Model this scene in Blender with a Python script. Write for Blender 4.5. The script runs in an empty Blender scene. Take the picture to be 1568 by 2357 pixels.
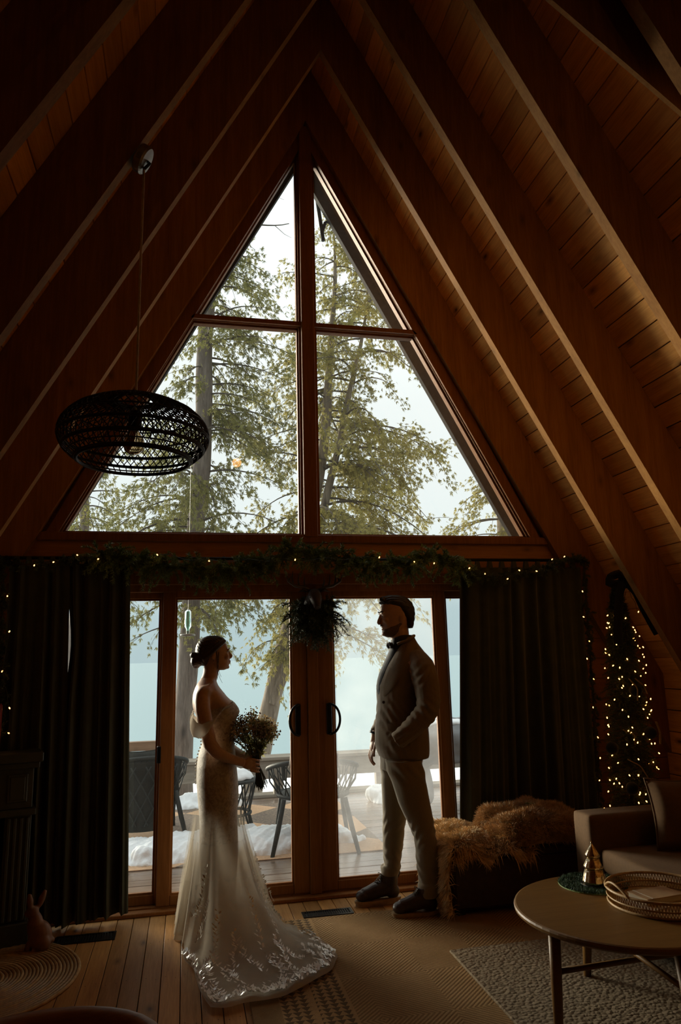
import bpy, bmesh, math, random
import numpy as np
from mathutils import Vector, Matrix, Euler

sc = bpy.context.scene
COL = sc.collection
PI = math.pi

# ---------------------------------------------------------------- camera
cd = bpy.data.cameras.new('camera')
cam = bpy.data.objects.new('camera', cd)
COL.objects.link(cam)
YAW, PITCH, ROLL = 0.21477, 0.20181, -0.02501
F0 = Vector((math.sin(YAW), math.cos(YAW), 0)); R0 = Vector((math.cos(YAW), -math.sin(YAW), 0)); U0 = Vector((0, 0, 1))
Fv = F0*math.cos(PITCH) + U0*math.sin(PITCH); Uv = U0*math.cos(PITCH) - F0*math.sin(PITCH)
Rr = R0*math.cos(ROLL) + Uv*math.sin(ROLL); Uu = Uv*math.cos(ROLL) - R0*math.sin(ROLL)
m = Matrix((Rr, Uu, -Fv)).transposed().to_4x4()
m.translation = Vector((-0.8305, -4.8001, 1.4821))
cam.matrix_world = m
cd.sensor_fit = 'HORIZONTAL'; cd.sensor_width = 24.0; cd.lens = 1633.92*24.0/1568
cd.clip_start = 0.05; cd.clip_end = 4000
sc.camera = cam

# ---------------------------------------------------------------- sky: bright overcast, mist towards the horizon
w = bpy.data.worlds.new('sky'); sc.world = w; w.use_nodes = True
nt = w.node_tree; nt.nodes.clear()
wo = nt.nodes.new('ShaderNodeOutputWorld'); bg = nt.nodes.new('ShaderNodeBackground')
tc = nt.nodes.new('ShaderNodeTexCoord'); sx = nt.nodes.new('ShaderNodeSeparateXYZ'); rp = nt.nodes.new('ShaderNodeValToRGB')
nt.links.new(tc.outputs['Generated'], sx.inputs[0]); nt.links.new(sx.outputs['Z'], rp.inputs[0])
e = rp.color_ramp.elements
e[0].position = 0.0; e[0].color = (0.50, 0.615, 0.645, 1)
e[1].position = 1.0; e[1].color = (1.7, 1.74, 1.74, 1)
e2 = e.new(0.34); e2.color = (1.0, 1.02, 1.01, 1)
e2 = e.new(0.06); e2.color = (0.53, 0.645, 0.67, 1)
e2 = e.new(0.17); e2.color = (0.93, 0.97, 0.965, 1)
nt.links.new(rp.outputs[0], bg.inputs['Color']); bg.inputs['Strength'].default_value = 1.0
nt.links.new(bg.outputs[0], wo.inputs['Surface'])

# the sun behind thin cloud, soft and low over the lake at the left
sl = bpy.data.lights.new('veiled_sun', 'SUN'); sl.energy = 16.0; sl.angle = math.radians(34); sl.color = (1.0, .86, .68)
so = bpy.data.objects.new('veiled_sun', sl); COL.objects.link(so)
so.rotation_euler = Vector((-.55, .83, .03)).to_track_quat('Z', 'Y').to_euler()

sc.view_settings.view_transform = 'Standard'
sc.view_settings.look = 'None'
sc.view_settings.gamma = 1.0
sc.view_settings.use_curve_mapping = False
sc.view_settings.exposure = 0.12
sc.cycles.max_bounces = 10; sc.cycles.diffuse_bounces = 5; sc.cycles.transparent_max_bounces = 24
sc.cycles.caustics_reflective = False; sc.cycles.caustics_refractive = False
sc.cycles.use_denoising = True
sc.cycles.sample_clamp_indirect = 4.0

# ---------------------------------------------------------------- helpers
rng = np.random.default_rng(7)
random.seed(7)

class MB:
    """mesh builder: collects verts and faces, build() links them as ONE object"""
    def __init__(s): s.v = []; s.f = []; s.n = 0
    def add(s, v, f):
        v = np.asarray(v, float).reshape(-1, 3); o = s.n
        s.v.append(v); s.n += len(v)
        for q in f: s.f.append(tuple(int(i)+o for i in q))
        return s
    def box(s, x0, x1, y0, y1, z0, z1):
        v = [(x0,y0,z0),(x1,y0,z0),(x1,y1,z0),(x0,y1,z0),(x0,y0,z1),(x1,y0,z1),(x1,y1,z1),(x0,y1,z1)]
        return s.add(v, [(0,3,2,1),(4,5,6,7),(0,1,5,4),(1,2,6,5),(2,3,7,6),(3,0,4,7)])
    def cbox(s, x0, x1, y0, y1, z0, z1, b=0.004):
        """box with chamfered edges"""
        v = []; 
        for (z, i) in ((z0, b), (z0+b, 0), (z1-b, 0), (z1, b)):
            X0, X1, Y0, Y1 = x0+i, x1-i, y0+i, y1-i
            v += [(X0+b*(i==0),Y0,z),(X1-b*(i==0),Y0,z),(X1,Y0+b*(i==0),z),(X1,Y1-b*(i==0),z),(X1-b*(i==0),Y1,z),(X0+b*(i==0),Y1,z),(X0,Y1-b*(i==0),z),(X0,Y0+b*(i==0),z)]
        f = [tuple(range(7,-1,-1)), tuple(range(24,32))]
        for r in range(3):
            for k in range(8): f.append((r*8+k, r*8+(k+1)%8, r*8+8+(k+1)%8, r*8+8+k))
        return s.add(v, f)
    def prism(s, pts, y0, y1):
        """polygon in xz extruded along y"""
        n = len(pts); v = [(x,y0,z) for x,z in pts]+[(x,y1,z) for x,z in pts]
        f = [tuple(range(n)), tuple(range(2*n-1, n-1, -1))]
        for k in range(n): f.append((k, n+k, n+(k+1)%n, (k+1)%n))
        return s.add(v, f)
    def tube(s, pts, r, n=8, caps=True, closed=False, flat=None):
        P = np.asarray(pts, float); m = len(P)
        r = np.full(m, r) if np.isscalar(r) else np.asarray(r, float)
        if closed: T = np.roll(P,-1,0)-np.roll(P,1,0)
        else: T = np.gradient(P, axis=0)
        T /= np.linalg.norm(T, axis=1)[:,None]+1e-12
        up = np.array([0,0,1.]) if abs(T[0][2])<.9 else np.array([1.,0,0])
        A = np.cross(T[0], up); A /= np.linalg.norm(A)
        v = []; 
        for i in range(m):
            A = A - T[i]*np.dot(A,T[i]); A /= np.linalg.norm(A)+1e-12
            B = np.cross(T[i], A)
            for k in range(n):
                a = 2*PI*k/n
                v.append(P[i]+r[i]*(math.cos(a)*A+math.sin(a)*B*(flat if flat else 1)))
        f = []
        for i in range(m if closed else m-1):
            j = (i+1)%m
            for k in range(n): f.append((i*n+k, i*n+(k+1)%n, j*n+(k+1)%n, j*n+k))
        if caps and not closed:
            f.append(tuple(range(n-1,-1,-1))); f.append(tuple(range((m-1)*n, m*n)))
        return s.add(v, f)
    def lathe(s, prof, n=24, c=(0,0,0), closed=False):
        m = len(prof); v = []
        for r, z in prof:
            for k in range(n):
                a = 2*PI*k/n; v.append((c[0]+r*math.cos(a), c[1]+r*math.sin(a), c[2]+z))
        f = []
        for i in range(m if closed else m-1):
            j = (i+1)%m
            for k in range(n): f.append((i*n+k, i*n+(k+1)%n, j*n+(k+1)%n, j*n+k))
        if not closed:
            if prof[0][0] > 1e-6: f.append(tuple(range(n-1,-1,-1)))
            if prof[-1][0] > 1e-6: f.append(tuple(range((m-1)*n, m*n)))
        return s.add(v, f)
    def ell(s, c, r, n=12, m=8, rot=None):
        v = [];
        for i in range(m+1):
            t = PI*i/m
            for k in range(n):
                a = 2*PI*k/n
                p = Vector((r[0]*math.sin(t)*math.cos(a), r[1]*math.sin(t)*math.sin(a), -r[2]*math.cos(t)))
                if rot is not None: p = rot @ p
                v.append((c[0]+p.x, c[1]+p.y, c[2]+p.z))
        f = []
        for i in range(m):
            for k in range(n): f.append((i*n+k, i*n+(k+1)%n, (i+1)*n+(k+1)%n, (i+1)*n+k))
        return s.add(v, f)
    def grid(s, V, closed_u=False):
        """V: array (m, n, 3)"""
        m, n = V.shape[:2]; f = []
        for i in range(m-1):
            for k in range(n if closed_u else n-1):
                k2 = (k+1)%n; f.append((i*n+k, i*n+k2, (i+1)*n+k2, (i+1)*n+k))
        return s.add(V.reshape(-1,3), f)
    def mesh(s, name, smooth=False):
        me = bpy.data.meshes.new(name)
        V = np.concatenate(s.v) if s.v else np.zeros((0,3))
        me.from_pydata(V.tolist(), [], s.f); me.validate(); me.update()
        if smooth: me.polygons.foreach_set('use_smooth', np.ones(len(me.polygons), bool))
        return me
    def build(s, name, mat, parent=None, smooth=False, loc=None):
        me = s.mesh(name, smooth)
        return link(name, me, mat, parent)

def link(name, me, mat, parent=None):
    o = bpy.data.objects.new(name, me); COL.objects.link(o)
    if mat and not me.materials: me.materials.append(mat)
    if parent is not None:
        o.parent = parent
        o.matrix_parent_inverse = Matrix.Translation(-Vector(parent.location)) if parent.type == 'EMPTY' or True else Matrix()
    return o

def tri_mesh(name, V, mat, parent=None, k=3):
    """fast mesh out of V (n, k, 3): n separate k-gons"""
    V = np.asarray(V, np.float32).reshape(-1, k, 3); n = len(V)
    me = bpy.data.meshes.new(name)
    me.vertices.add(n*k); me.vertices.foreach_set('co', V.reshape(-1))
    me.loops.add(n*k); me.loops.foreach_set('vertex_index', np.arange(n*k, dtype=np.int32))
    me.polygons.add(n); me.polygons.foreach_set('loop_start', np.arange(0, n*k, k, dtype=np.int32))
    me.update(calc_edges=True); me.validate()
    return link(name, me, mat, parent)

def tag(o, label=None, cat=None, group=None, kind=None):
    if label: o['label'] = label
    if cat: o['category'] = cat
    if group: o['group'] = group
    if kind: o['kind'] = kind
    return o

def thing(name, label, cat, loc=(0,0,0), group=None, kind=None):
    o = bpy.data.objects.new(name, None); COL.objects.link(o)
    o.location = loc; o.empty_display_size = .1
    return tag(o, label, cat, group, kind)

def remesh(mb, name, voxel=0.006, smooth_it=2, fn=None, adapt=0.0):
    """voxel-union everything in the builder into one continuous skin"""
    me = mb.mesh(name); o = bpy.data.objects.new(name, me); COL.objects.link(o)
    md = o.modifiers.new('r', 'REMESH'); md.mode = 'VOXEL'; md.voxel_size = voxel; md.adaptivity = adapt
    if smooth_it:
        sm = o.modifiers.new('s', 'SMOOTH'); sm.iterations = smooth_it; sm.factor = .5
    dg = bpy.context.evaluated_depsgraph_get()
    me2 = bpy.data.meshes.new_from_object(o.evaluated_get(dg)); me2.name = name
    bpy.data.objects.remove(o); bpy.data.meshes.remove(me)
    if fn is not None:
        n = len(me2.vertices); co = np.empty(n*3); no = np.empty(n*3)
        me2.vertices.foreach_get('co', co); me2.vertex_normals.foreach_get('vector', no)
        co = fn(co.reshape(-1,3), no.reshape(-1,3)); me2.vertices.foreach_set('co', co.reshape(-1)); me2.update()
    me2.polygons.foreach_set('use_smooth', np.ones(len(me2.polygons), bool))
    return me2

def relax(me, mask, it=12):
    """Laplacian smoothing of part of a mesh; mask(co) -> weight per vertex"""
    n = len(me.vertices); co = np.empty(n*3); me.vertices.foreach_get('co', co); co = co.reshape(-1, 3)
    ed = np.empty(len(me.edges)*2, np.int32); me.edges.foreach_get('vertices', ed); ed = ed.reshape(-1, 2)
    w_ = mask(co)[:, None]; deg = np.bincount(ed.ravel(), minlength=n)[:, None]
    for _ in range(it):
        a = np.zeros_like(co)
        for k in range(3): a[:, k] = np.bincount(ed[:, 0], co[ed[:, 1], k], n)+np.bincount(ed[:, 1], co[ed[:, 0], k], n)
        co = co+w_*.6*(a/np.maximum(deg, 1)-co)
    me.vertices.foreach_set('co', co.ravel()); me.update(); return me

# ---------------------------------------------------------------- materials
def newmat(name):
    m = bpy.data.materials.new(name); m.use_nodes = True
    nt = m.node_tree; b = nt.nodes['Principled BSDF']
    return m, nt, b
def N(nt, t, **k):
    n = nt.nodes.new(t)
    for a, v in k.items(): setattr(n, a, v)
    return n
def ramp(nt, fac, stops):
    r = N(nt, 'ShaderNodeValToRGB'); e = r.color_ramp.elements
    e[0].position, e[0].color = stops[0][0], (*stops[0][1], 1)
    e[1].position, e[1].color = stops[-1][0], (*stops[-1][1], 1)
    for p, c in stops[1:-1]:
        x = e.new(p); x.color = (*c, 1)
    nt.links.new(fac, r.inputs[0]); return r.outputs[0]
def coords(nt, scale=(1,1,1), rand=True):
    tc = N(nt, 'ShaderNodeTexCoord'); mp = N(nt, 'ShaderNodeMapping'); mp.inputs['Scale'].default_value = scale
    if rand:
        oi = N(nt, 'ShaderNodeObjectInfo'); mu = N(nt, 'ShaderNodeMath', operation='MULTIPLY'); mu.inputs[1].default_value = 37.0
        nt.links.new(oi.outputs['Random'], mu.inputs[0]); ad = N(nt, 'ShaderNodeVectorMath', operation='ADD')
        nt.links.new(tc.outputs['Object'], ad.inputs[0]); nt.links.new(mu.outputs[0], ad.inputs[1]); nt.links.new(ad.outputs[0], mp.inputs[0])
    else: nt.links.new(tc.outputs['Object'], mp.inputs[0])
    return mp.outputs[0]
def noise(nt, vec, scale, detail=4, rough=.55, dist=0):
    n = N(nt, 'ShaderNodeTexNoise'); n.inputs['Scale'].default_value = scale; n.inputs['Detail'].default_value = detail
    n.inputs['Roughness'].default_value = rough; n.inputs['Distortion'].default_value = dist
    nt.links.new(vec, n.inputs['Vector']); return n.outputs['Fac']
def mixc(nt, fac, a, b, mode='MIX'):
    m = N(nt, 'ShaderNodeMix', data_type='RGBA', blend_type=mode)
    for s, v in ((m.inputs['Factor'], fac), (m.inputs['A'], a), (m.inputs['B'], b)):
        if isinstance(v, (int, float)): s.default_value = v
        elif isinstance(v, tuple): s.default_value = (*v, 1)
        else: nt.links.new(v, s)
    return m.outputs['Result']
def bump(nt, b, h, strength=.3, dist=.01):
    n = N(nt, 'ShaderNodeBump'); n.inputs['Strength'].default_value = strength; n.inputs['Distance'].default_value = dist
    nt.links.new(h, n.inputs['Height']); nt.links.new(n.outputs[0], b.inputs['Normal'])

def plain(name, col, rough=.6, metal=0, var=.25, scale=30, bstr=.15, spec=.5, sheen=0):
    m, nt, b = newmat(name)
    v = coords(nt); n = noise(nt, v, scale)
    lo = tuple(c*(1-var) for c in col); hi = tuple(min(1, c*(1+var)) for c in col)
    nt.links.new(ramp(nt, n, [(.3, lo), (.7, hi)]), b.inputs['Base Color'])
    b.inputs['Roughness'].default_value = rough; b.inputs['Metallic'].default_value = metal
    b.inputs['Specular IOR Level'].default_value = spec
    if sheen: b.inputs['Sheen Weight'].default_value = sheen
    if bstr: bump(nt, b, n, bstr, .003)
    return m

def wood(name, dark, mid, light, axis='y', fine=1.0, rough=.55, knots=.5, var=.22, spec=.35, bstr=.25):
    """planed timber: grain runs along the axis, knots, each board its own tint"""
    m, nt, b = newmat(name)
    st = {'x': (.35, 6, 6), 'y': (6, .35, 6), 'z': (6, 6, .35)}[axis]
    v = coords(nt, tuple(s*fine for s in st))
    g = noise(nt, v, 4.0, 6, .6, .6)
    g2 = noise(nt, v, 22.0, 3, .6)
    c = ramp(nt, g, [(.28, dark), (.5, mid), (.75, light)])
    c = mixc(nt, .35, c, ramp(nt, g2, [(.35, dark), (.65, light)]), 'MIX')
    kv = coords(nt, {'x': (1, 2.2, 2.2), 'y': (2.2, 1, 2.2), 'z': (2.2, 2.2, 1)}[axis])
    vo = N(nt, 'ShaderNodeTexVoronoi'); vo.inputs['Scale'].default_value = 2.6; nt.links.new(kv, vo.inputs['Vector'])
    kn = ramp(nt, vo.outputs['Distance'], [(.035, (1,1,1)), (.07, (.55,.55,.55)), (.17, (0,0,0))])
    mu = N(nt, 'ShaderNodeMath', operation='MULTIPLY'); mu.inputs[1].default_value = knots
    nt.links.new(kn, mu.inputs[0])
    c = mixc(nt, mu.outputs[0], c, tuple(x*.18 for x in dark))
    oi = N(nt, 'ShaderNodeObjectInfo')
    hs = N(nt, 'ShaderNodeHueSaturation'); nt.links.new(c, hs.inputs['Color'])
    mr = N(nt, 'ShaderNodeMapRange'); mr.inputs['To Min'].default_value = 1-var; mr.inputs['To Max'].default_value = 1+var
    nt.links.new(oi.outputs['Random'], mr.inputs['Value']); nt.links.new(mr.outputs[0], hs.inputs['Value'])
    nt.links.new(hs.outputs[0], b.inputs['Base Color'])
    b.inputs['Roughness'].default_value = rough; b.inputs['Specular IOR Level'].default_value = spec
    bump(nt, b, g2, bstr, .002)
    return m

M = {}
M['plank'] = wood('ceiling_pine', (.52,.245,.06), (.70,.36,.095), (.82,.45,.135), 'y', rough=.6, spec=.12, knots=.95, var=.25)
M['rafter'] = wood('rafter_timber', (.185,.08,.02), (.26,.117,.031), (.33,.16,.045), 'z', fine=.7, rough=.7, knots=.5, var=.12, spec=.06)
M['frame'] = wood('window_frame_wood', (.17,.062,.016), (.235,.092,.026), (.29,.125,.037), 'z', rough=.5, knots=.1, var=.12, spec=.15)
M['wallw'] = wood('wall_pine', (.26,.095,.022), (.36,.145,.035), (.44,.19,.05), 'x', rough=.5, knots=.6, var=.2)
M['floor'] = wood('floor_pine', (.28,.128,.036), (.42,.205,.062), (.52,.27,.09), 'y', rough=.55, spec=.15, knots=.8, var=.28)
M['under'] = plain('dark_underlay', (.012,.008,.005), .9)
M['sheath'] = plain('roof_sheathing', (.06,.035,.018), .9)
M['deckw'] = wood('wet_deck_wood', (.14,.085,.055), (.22,.15,.105), (.30,.22,.16), 'x', rough=.22, knots=.3, var=.25, spec=.6)
M['greyw'] = wood('weathered_rail_wood', (.17,.145,.115), (.26,.225,.18), (.33,.30,.25), 'x', rough=.7, knots=.3, var=.2)
M['brownw'] = wood('stained_rail_wood', (.16,.085,.045), (.23,.13,.07), (.29,.17,.10), 'x', rough=.6, knots=.2)
M['fascia'] = plain('weathered_dark_fascia', (.032,.029,.026), .85, spec=.15)
M['blackmetal'] = plain('black_metal', (.012,.012,.013), .42, .6, bstr=.05)
M['vent'] = plain('bronze_vent_metal', (.03,.026,.02), .4, .7, bstr=.05)
M['steel'] = plain('brushed_steel', (.24,.22,.19), .4, 1, var=.1, bstr=.05)

def glass(name, haze=0.0, tint=(.93,.96,.955)):
    m, nt, b = newmat(name); out = nt.nodes['Material Output']
    tr = N(nt, 'ShaderNodeBsdfTransparent'); tr.inputs[0].default_value = (*tint, 1)
    gl = N(nt, 'ShaderNodeBsdfGlossy'); gl.inputs['Roughness'].default_value = .01
    fr = N(nt, 'ShaderNodeFresnel')
    ge = N(nt, 'ShaderNodeNewGeometry'); mr = N(nt, 'ShaderNodeMapRange')      # same reflectance on leaving the pane as on entering
    mr.inputs['To Min'].default_value = 1.45; mr.inputs['To Max'].default_value = 1/1.45
    nt.links.new(ge.outputs['Backfacing'], mr.inputs['Value']); nt.links.new(mr.outputs[0], fr.inputs['IOR'])
    mx = N(nt, 'ShaderNodeMixShader'); nt.links.new(fr.outputs[0], mx.inputs[0])
    nt.links.new(tr.outputs[0], mx.inputs[1]); nt.links.new(gl.outputs[0], mx.inputs[2])
    last = mx.outputs[0]
    if haze:
        tl = N(nt, 'ShaderNodeBsdfTranslucent'); tl.inputs[0].default_value = (.85,.88,.9,1)
        v = coords(nt); n = noise(nt, v, 3.0, 5)
        f = ramp(nt, n, [(.3, (haze*.5,)*3), (.7, (haze*1.3,)*3)])
        m2 = N(nt, 'ShaderNodeMixShader'); nt.links.new(f, m2.inputs[0])
        nt.links.new(last, m2.inputs[1]); nt.links.new(tl.outputs[0], m2.inputs[2]); last = m2.outputs[0]
    nt.links.new(last, out.inputs['Surface']); nt.nodes.remove(b)
    return m
M['glass'] = glass('window_glass', .003)
M['fogglass'] = glass('misted_glass', .085)
# ================================================================ THE ROOM
T, H = 0.5379, 5.588            # A-frame: inner rafter edge x = (H - z) * T
LN = math.hypot(1, T)
NX, NZ = 1/LN, T/LN             # outward normal of the right slope in xz
def slope_pt(s, d, side=1):
    """s = distance down the slope from the inner apex, d = depth outwards"""
    return (side*(s*T/LN + d*NX), H - s/LN + d*NZ)
SL = H*LN
RD = 0.262                      # rafter depth

# ---- floor of boards
fl = MB().box(-3.4, 3.4, -7.4, .0, -.10, -.021).build('floor', M['under']); tag(fl, kind='structure')
bw = .0915
x = -3.3; k = 0
while x < 3.3:
    y0 = -7.3
    cuts = [-7.3] + sorted(random.uniform(-6, -.8) for _ in range(1 if random.random() < .6 else 0)) + [0.0]
    for a, b_ in zip(cuts[:-1], cuts[1:]):
        MB().cbox(x+.0018, x+bw-.0018, a+.001, b_-.001, -.02, random.uniform(-.0012, .0), .0015).build('plank', M['floor'], fl)
    x += bw
nb = MB()
for i in range(-36, 36):
    for y in (-.45, -.92, -1.4, -1.85, -2.3):
        for q in (.022, .068):
            xx = i*bw + q - .01*0; nb.lathe([(0.0026, .0006), (.0001, .0009)], 6, (-3.3+(i+36)*bw+q, y+random.uniform(-.02,.02), 0))
o = nb.build('floor_nail', M['under'], fl); tag(o, kind='stuff')

# ---- roof: boards on both slopes, one course every 134 mm, and the rafters below them
ceil = MB()
for sd in (-1, 1):
    pts = [slope_pt(-RD/T-.06, RD+.022, sd), slope_pt(SL+.3, RD+.022, sd), slope_pt(SL+.3, RD+.12, sd), slope_pt(-RD/T-.3, RD+.12, sd)]
    ceil.prism(pts, -7.4, .42)
ceil = ceil.build('ceiling', M['sheath']); tag(ceil, kind='structure')
for sd in (-1, 1):
    s = -RD/T - .02
    while s < SL + .1:
        jit = random.uniform(0, .0025)
        pts = [slope_pt(s+.0025, RD+jit+.002, sd), slope_pt(s+.0045, RD+jit, sd), slope_pt(s+.130, RD+jit, sd), slope_pt(s+.132, RD+jit+.002, sd), slope_pt(s+.132, RD+.021, sd), slope_pt(s+.0025, RD+.021, sd)]
        MB().prism(pts, -7.3, .0).build('plank', M['plank'], ceil)
        s += .1345
for i, y in enumerate((-.03, -.70, -1.36, -2.05, -2.745, -3.44, -4.13, -4.82, -5.5, -6.2, -6.9)):
    for sd in (-1, 1):
        b = .004
        pts = [(0, H), slope_pt(SL, 0, sd), slope_pt(SL, RD, sd), (0, H + RD*LN/T)]
        MB().prism(pts, y-.03, y+.03).build('rafter', M['rafter'], ceil)
# overhang rafters outside
ov = []
for sd, nm in ((-1, 'trim_1'), (1, 'trim_2')):
    pts = [(0, H-.12), slope_pt(SL*.75, -.056, sd), slope_pt(SL*.75, RD, sd), (0, H+.5)]
    o = MB().prism(pts, .31, .36).build(nm, M['fascia']); tag(o, kind='structure')

# ---- side knee walls and rear wall so that the room is closed
for sd, nm in ((-1, 'wall_left'), (1, 'wall_right')):
    xk = 2.62
    X0, X1 = sorted((sd*xk, sd*(xk+.05)))
    wl = MB().box(X0, X1, -7.3, 0, 0, 1.36).build(nm, M['sheath']); tag(wl, kind='structure')
    for j in range(9):
        x0, x1 = sorted((sd*(xk-.02), sd*xk))
        MB().cbox(x0, x1, -7.3, -.005, j*.15+.003, j*.15+.147, .003).build('plank', M['plank'], wl)
wr = MB().prism([(-3.3,-.05),(3.3,-.05),(0,6.3)], -7.42, -7.32).build('wall_rear', M['sheath']); tag(wr, kind='structure')

# ---- gable wall (y = 0): backing with the openings left free, faced with horizontal boards
wb = MB()
ZD, ZW = 1.985, 2.30           # door opening top, window opening bottom
DX = 1.74                      # half width of the door opening
for sd in (-1, 1):
    wb.prism([(sd*DX, -.1), (sd*3.2, -.1), (sd*((H-2.3)*T+.30), 2.3), (sd*DX, 2.3)], .02, .11)
wb.box(-DX, DX, .02, .11, ZD, ZW)
RAKE = []
# the raking strips between the window frames and the roof
for sd in (-1, 1):
    q = [(sd*(1.618+.05), 2.3), (sd*((H-2.3)*T+.36), 2.3), (0, H+.64), (0, H-.1)]
    RAKE.append(q if sd > 0 else q[::-1])
wb = wb.build('wall_back', M['sheath']); tag(wb, kind='structure')
z = 0.0
while z < 2.28:
    z1 = min(z+.143, 2.285)
    for sd in (-1, 1):
        xa = DX if z < ZD-.03 else 0
        e0 = (H-z)*T+.30; e1 = (H-z1)*T+.30
        cuts = [xa]
        if z >= ZD-.03: cuts.append(random.choice((.5, .8, 1.1)))
        cuts.append(None)
        for a, c in zip(cuts[:-1], cuts[1:]):
            A0, A1 = a+.001, (c-.001 if c else None)
            pts = [(sd*A0, z+.002), (sd*(A1 or e0), z+.002), (sd*(A1 or e1), z1-.002), (sd*A0, z1-.002)]
            MB().prism(pts, random.uniform(-.002, .001), .02).build('plank', M['wallw'], wb)
    z = z1

# ---- window frames in the gable, four panes
def bar(p, q, wdt, y0, y1):
    """bar in the xz plane from p to q, wdt to the left of the direction"""
    d = Vector((q[0]-p[0], q[1]-p[1])).normalized(); n = Vector((-d.y, d.x))*wdt
    return MB().prism([(p[0],p[1]), (q[0],q[1]), (q[0]+n.x, q[1]+n.y), (p[0]+n.x, p[1]+n.y)], y0, y1)
b_ = .0754; a_ = 1.618; z1_, z3_, z4_ = 2.335, 5.29, 3.927
z4b = 3.865
def edge_x(z): return a_ + (b_-a_)*(z-z1_)/(z3_-z1_)
def wpanel(name, pts, mat):
    """frame of mitred bars round a pane; pts counter-clockwise seen from inside"""
    root = thing(name, None, None, (0,0,0)); tag(root, kind='structure')
    n = len(pts); P = [Vector(p) for p in pts]
    def off(d):
        out = []
        for i in range(n):
            p0, p1, p2 = P[i-1], P[i], P[(i+1)%n]
            d1 = (p1-p0).normalized(); d2 = (p2-p1).normalized()
            n1 = Vector((d1.y, -d1.x)); n2 = Vector((d2.y, -d2.x))
            bis = (n1+n2); k = d/(1+n1.dot(n2)); out.append(p1+bis*k)
        return out
    for lay, (d0, d1, y0, y1) in enumerate(((.0, .016, .035, .085), (.012, .03, .012, .06))):
        A, B = off(d0), off(d1)
        for i in range(n):
            j = (i+1)%n
            MB().prism([tuple(A[i]), tuple(A[j]), tuple(B[j]), tuple(B[i])], y0, y1).build('frame', M['frame'], root)
    MB().prism([tuple(p) for p in off(.006)], .058, .064).build('pane', mat, root)
    return root
for nm, sd in (('window_1', -1), ('window_2', 1)):
    pts = [(sd*b_, z4_), (sd*edge_x(z4_), z4_), (sd*b_, z3_)]
    if sd < 0: pts = pts[::-1]
    wpanel(nm, pts, M['glass'])
for nm, sd in (('window_3', -1), ('window_4', 1)):
    pts = [(sd*b_, z1_), (sd*a_, z1_), (sd*edge_x(z4b), z4b), (sd*b_, z4b)]
    if sd < 0: pts = pts[::-1]
    wpanel(nm, pts, M['glass'])
# casing between the panes: mullion post, transom, sill, raking boards
def trim(n, mb, m='frame'):
    o = mb.build('trim_%d' % n, M[m]); tag(o, kind='structure'); return o
trim(3, MB().cbox(-b_+.028, b_-.028, -.035, .10, 2.30, 5.56, .005))
trim(4, MB().prism([(-edge_x(z4b)-.03, z4b+.016), (-b_+.03, z4b+.016), (-b_+.03, z4_-.014), (-edge_x(z4_)-.03, z4_-.014)], -.012, .09))
trim(5, MB().prism([(edge_x(z4b)+.03, z4b+.016), (b_-.03, z4b+.016), (b_-.03, z4_-.014), (edge_x(z4_)+.03, z4_-.014)][::-1], -.012, .09))
trim(6, MB().cbox(-1.78, 1.78, -.03, .11, 2.262, 2.318, .005))
for n, sd in ((7, -1), (8, 1)):
    pts = [(sd*(edge_x(2.3)+.027), 2.3), (sd*(edge_x(2.3)+.10), 2.3), (sd*.05, z3_+.34), (sd*.0, z3_+.30), (sd*(b_-.03), z3_+.07)]
    trim(n, MB().prism(pts if sd > 0 else pts[::-1], -.012, .095))
trim(9, MB().cbox(-1.8, 1.8, -.022, .02, 1.975, 2.05, .004))     # head casing of the doors
trim(10, MB().cbox(-1.8, 1.8, -.045, .02, 0, .022, .004))         # threshold
trim(11, MB().box(-1.8, 1.8, .02, .17, -.12, .03))
trim(12, MB().box(-1.8, 1.8, .0, .14, 1.93, 1.99))

# ---- the glazed doors: fixed leaf, two sliding leaves, fixed leaf
def leaf(name, x0, x1, gx0, gx1, y, mat, handle=0):
    root = thing(name, None, None, (0,0,0)); tag(root, kind='structure')
    zb, zt = .03, 1.955; g0, g1 = .087, 1.8915
    MB().cbox(x0, gx0, y, y+.045, zb, zt, .004).build('stile', M['frame'], root)
    MB().cbox(gx1, x1, y, y+.045, zb, zt, .004).build('stile', M['frame'], root)
    MB().cbox(gx0, gx1, y+.002, y+.043, zb, g0, .004).build('bottom_rail', M['frame'], root)
    MB().cbox(gx0, gx1, y+.002, y+.043, g1, zt, .004).build('top_rail', M['frame'], root)
    bd = MB(); d = .012
    for (p, q, r, s_) in ((gx0, gx0+d, g0, g1), (gx1-d, gx1, g0, g1)): bd.box(p, q, y+.012, y+.034, r, s_)
    bd.box(gx0+d, gx1-d, y+.012, y+.034, g0, g0+d); bd.box(gx0+d, gx1-d, y+.012, y+.034, g1-d, g1)
    bd.build('glazing_bead', M['frame'], root)
    MB().box(gx0+.004, gx1-.004, y+.021, y+.026, g0+.004, g1-.004).build('pane', mat, root)
    if handle:
        hx = gx1+.035 if handle < 0 else gx0-.035
        h = MB().cbox(hx-.018, hx+.018, y-.012, y+.001, .985, 1.185, .004)
        hd = h.build('door_handle', M['blackmetal'], root)
        th = np.linspace(-PI/2, PI/2, 19)
        pts = [(hx+handle*.062*math.cos(t), y-.035-.02*math.cos(t), 1.085+.095*math.sin(t)) for t in th]
        pts = [(hx, y-.005, .99)]+pts+[(hx, y-.005, 1.18)]
        MB().tube(pts, .0085, 8).build('grip', M['blackmetal'], hd, smooth=True)
    return root
leaf('door_1', -1.76, -.945, -1.70, -1.00, .068, M['glass'])
leaf('door_2', -.985, -.035, -.904, -.138, .015, M['glass'], -1)
leaf('door_3', .035, .965, .143, .882, .015, M['fogglass'], 1)
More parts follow.
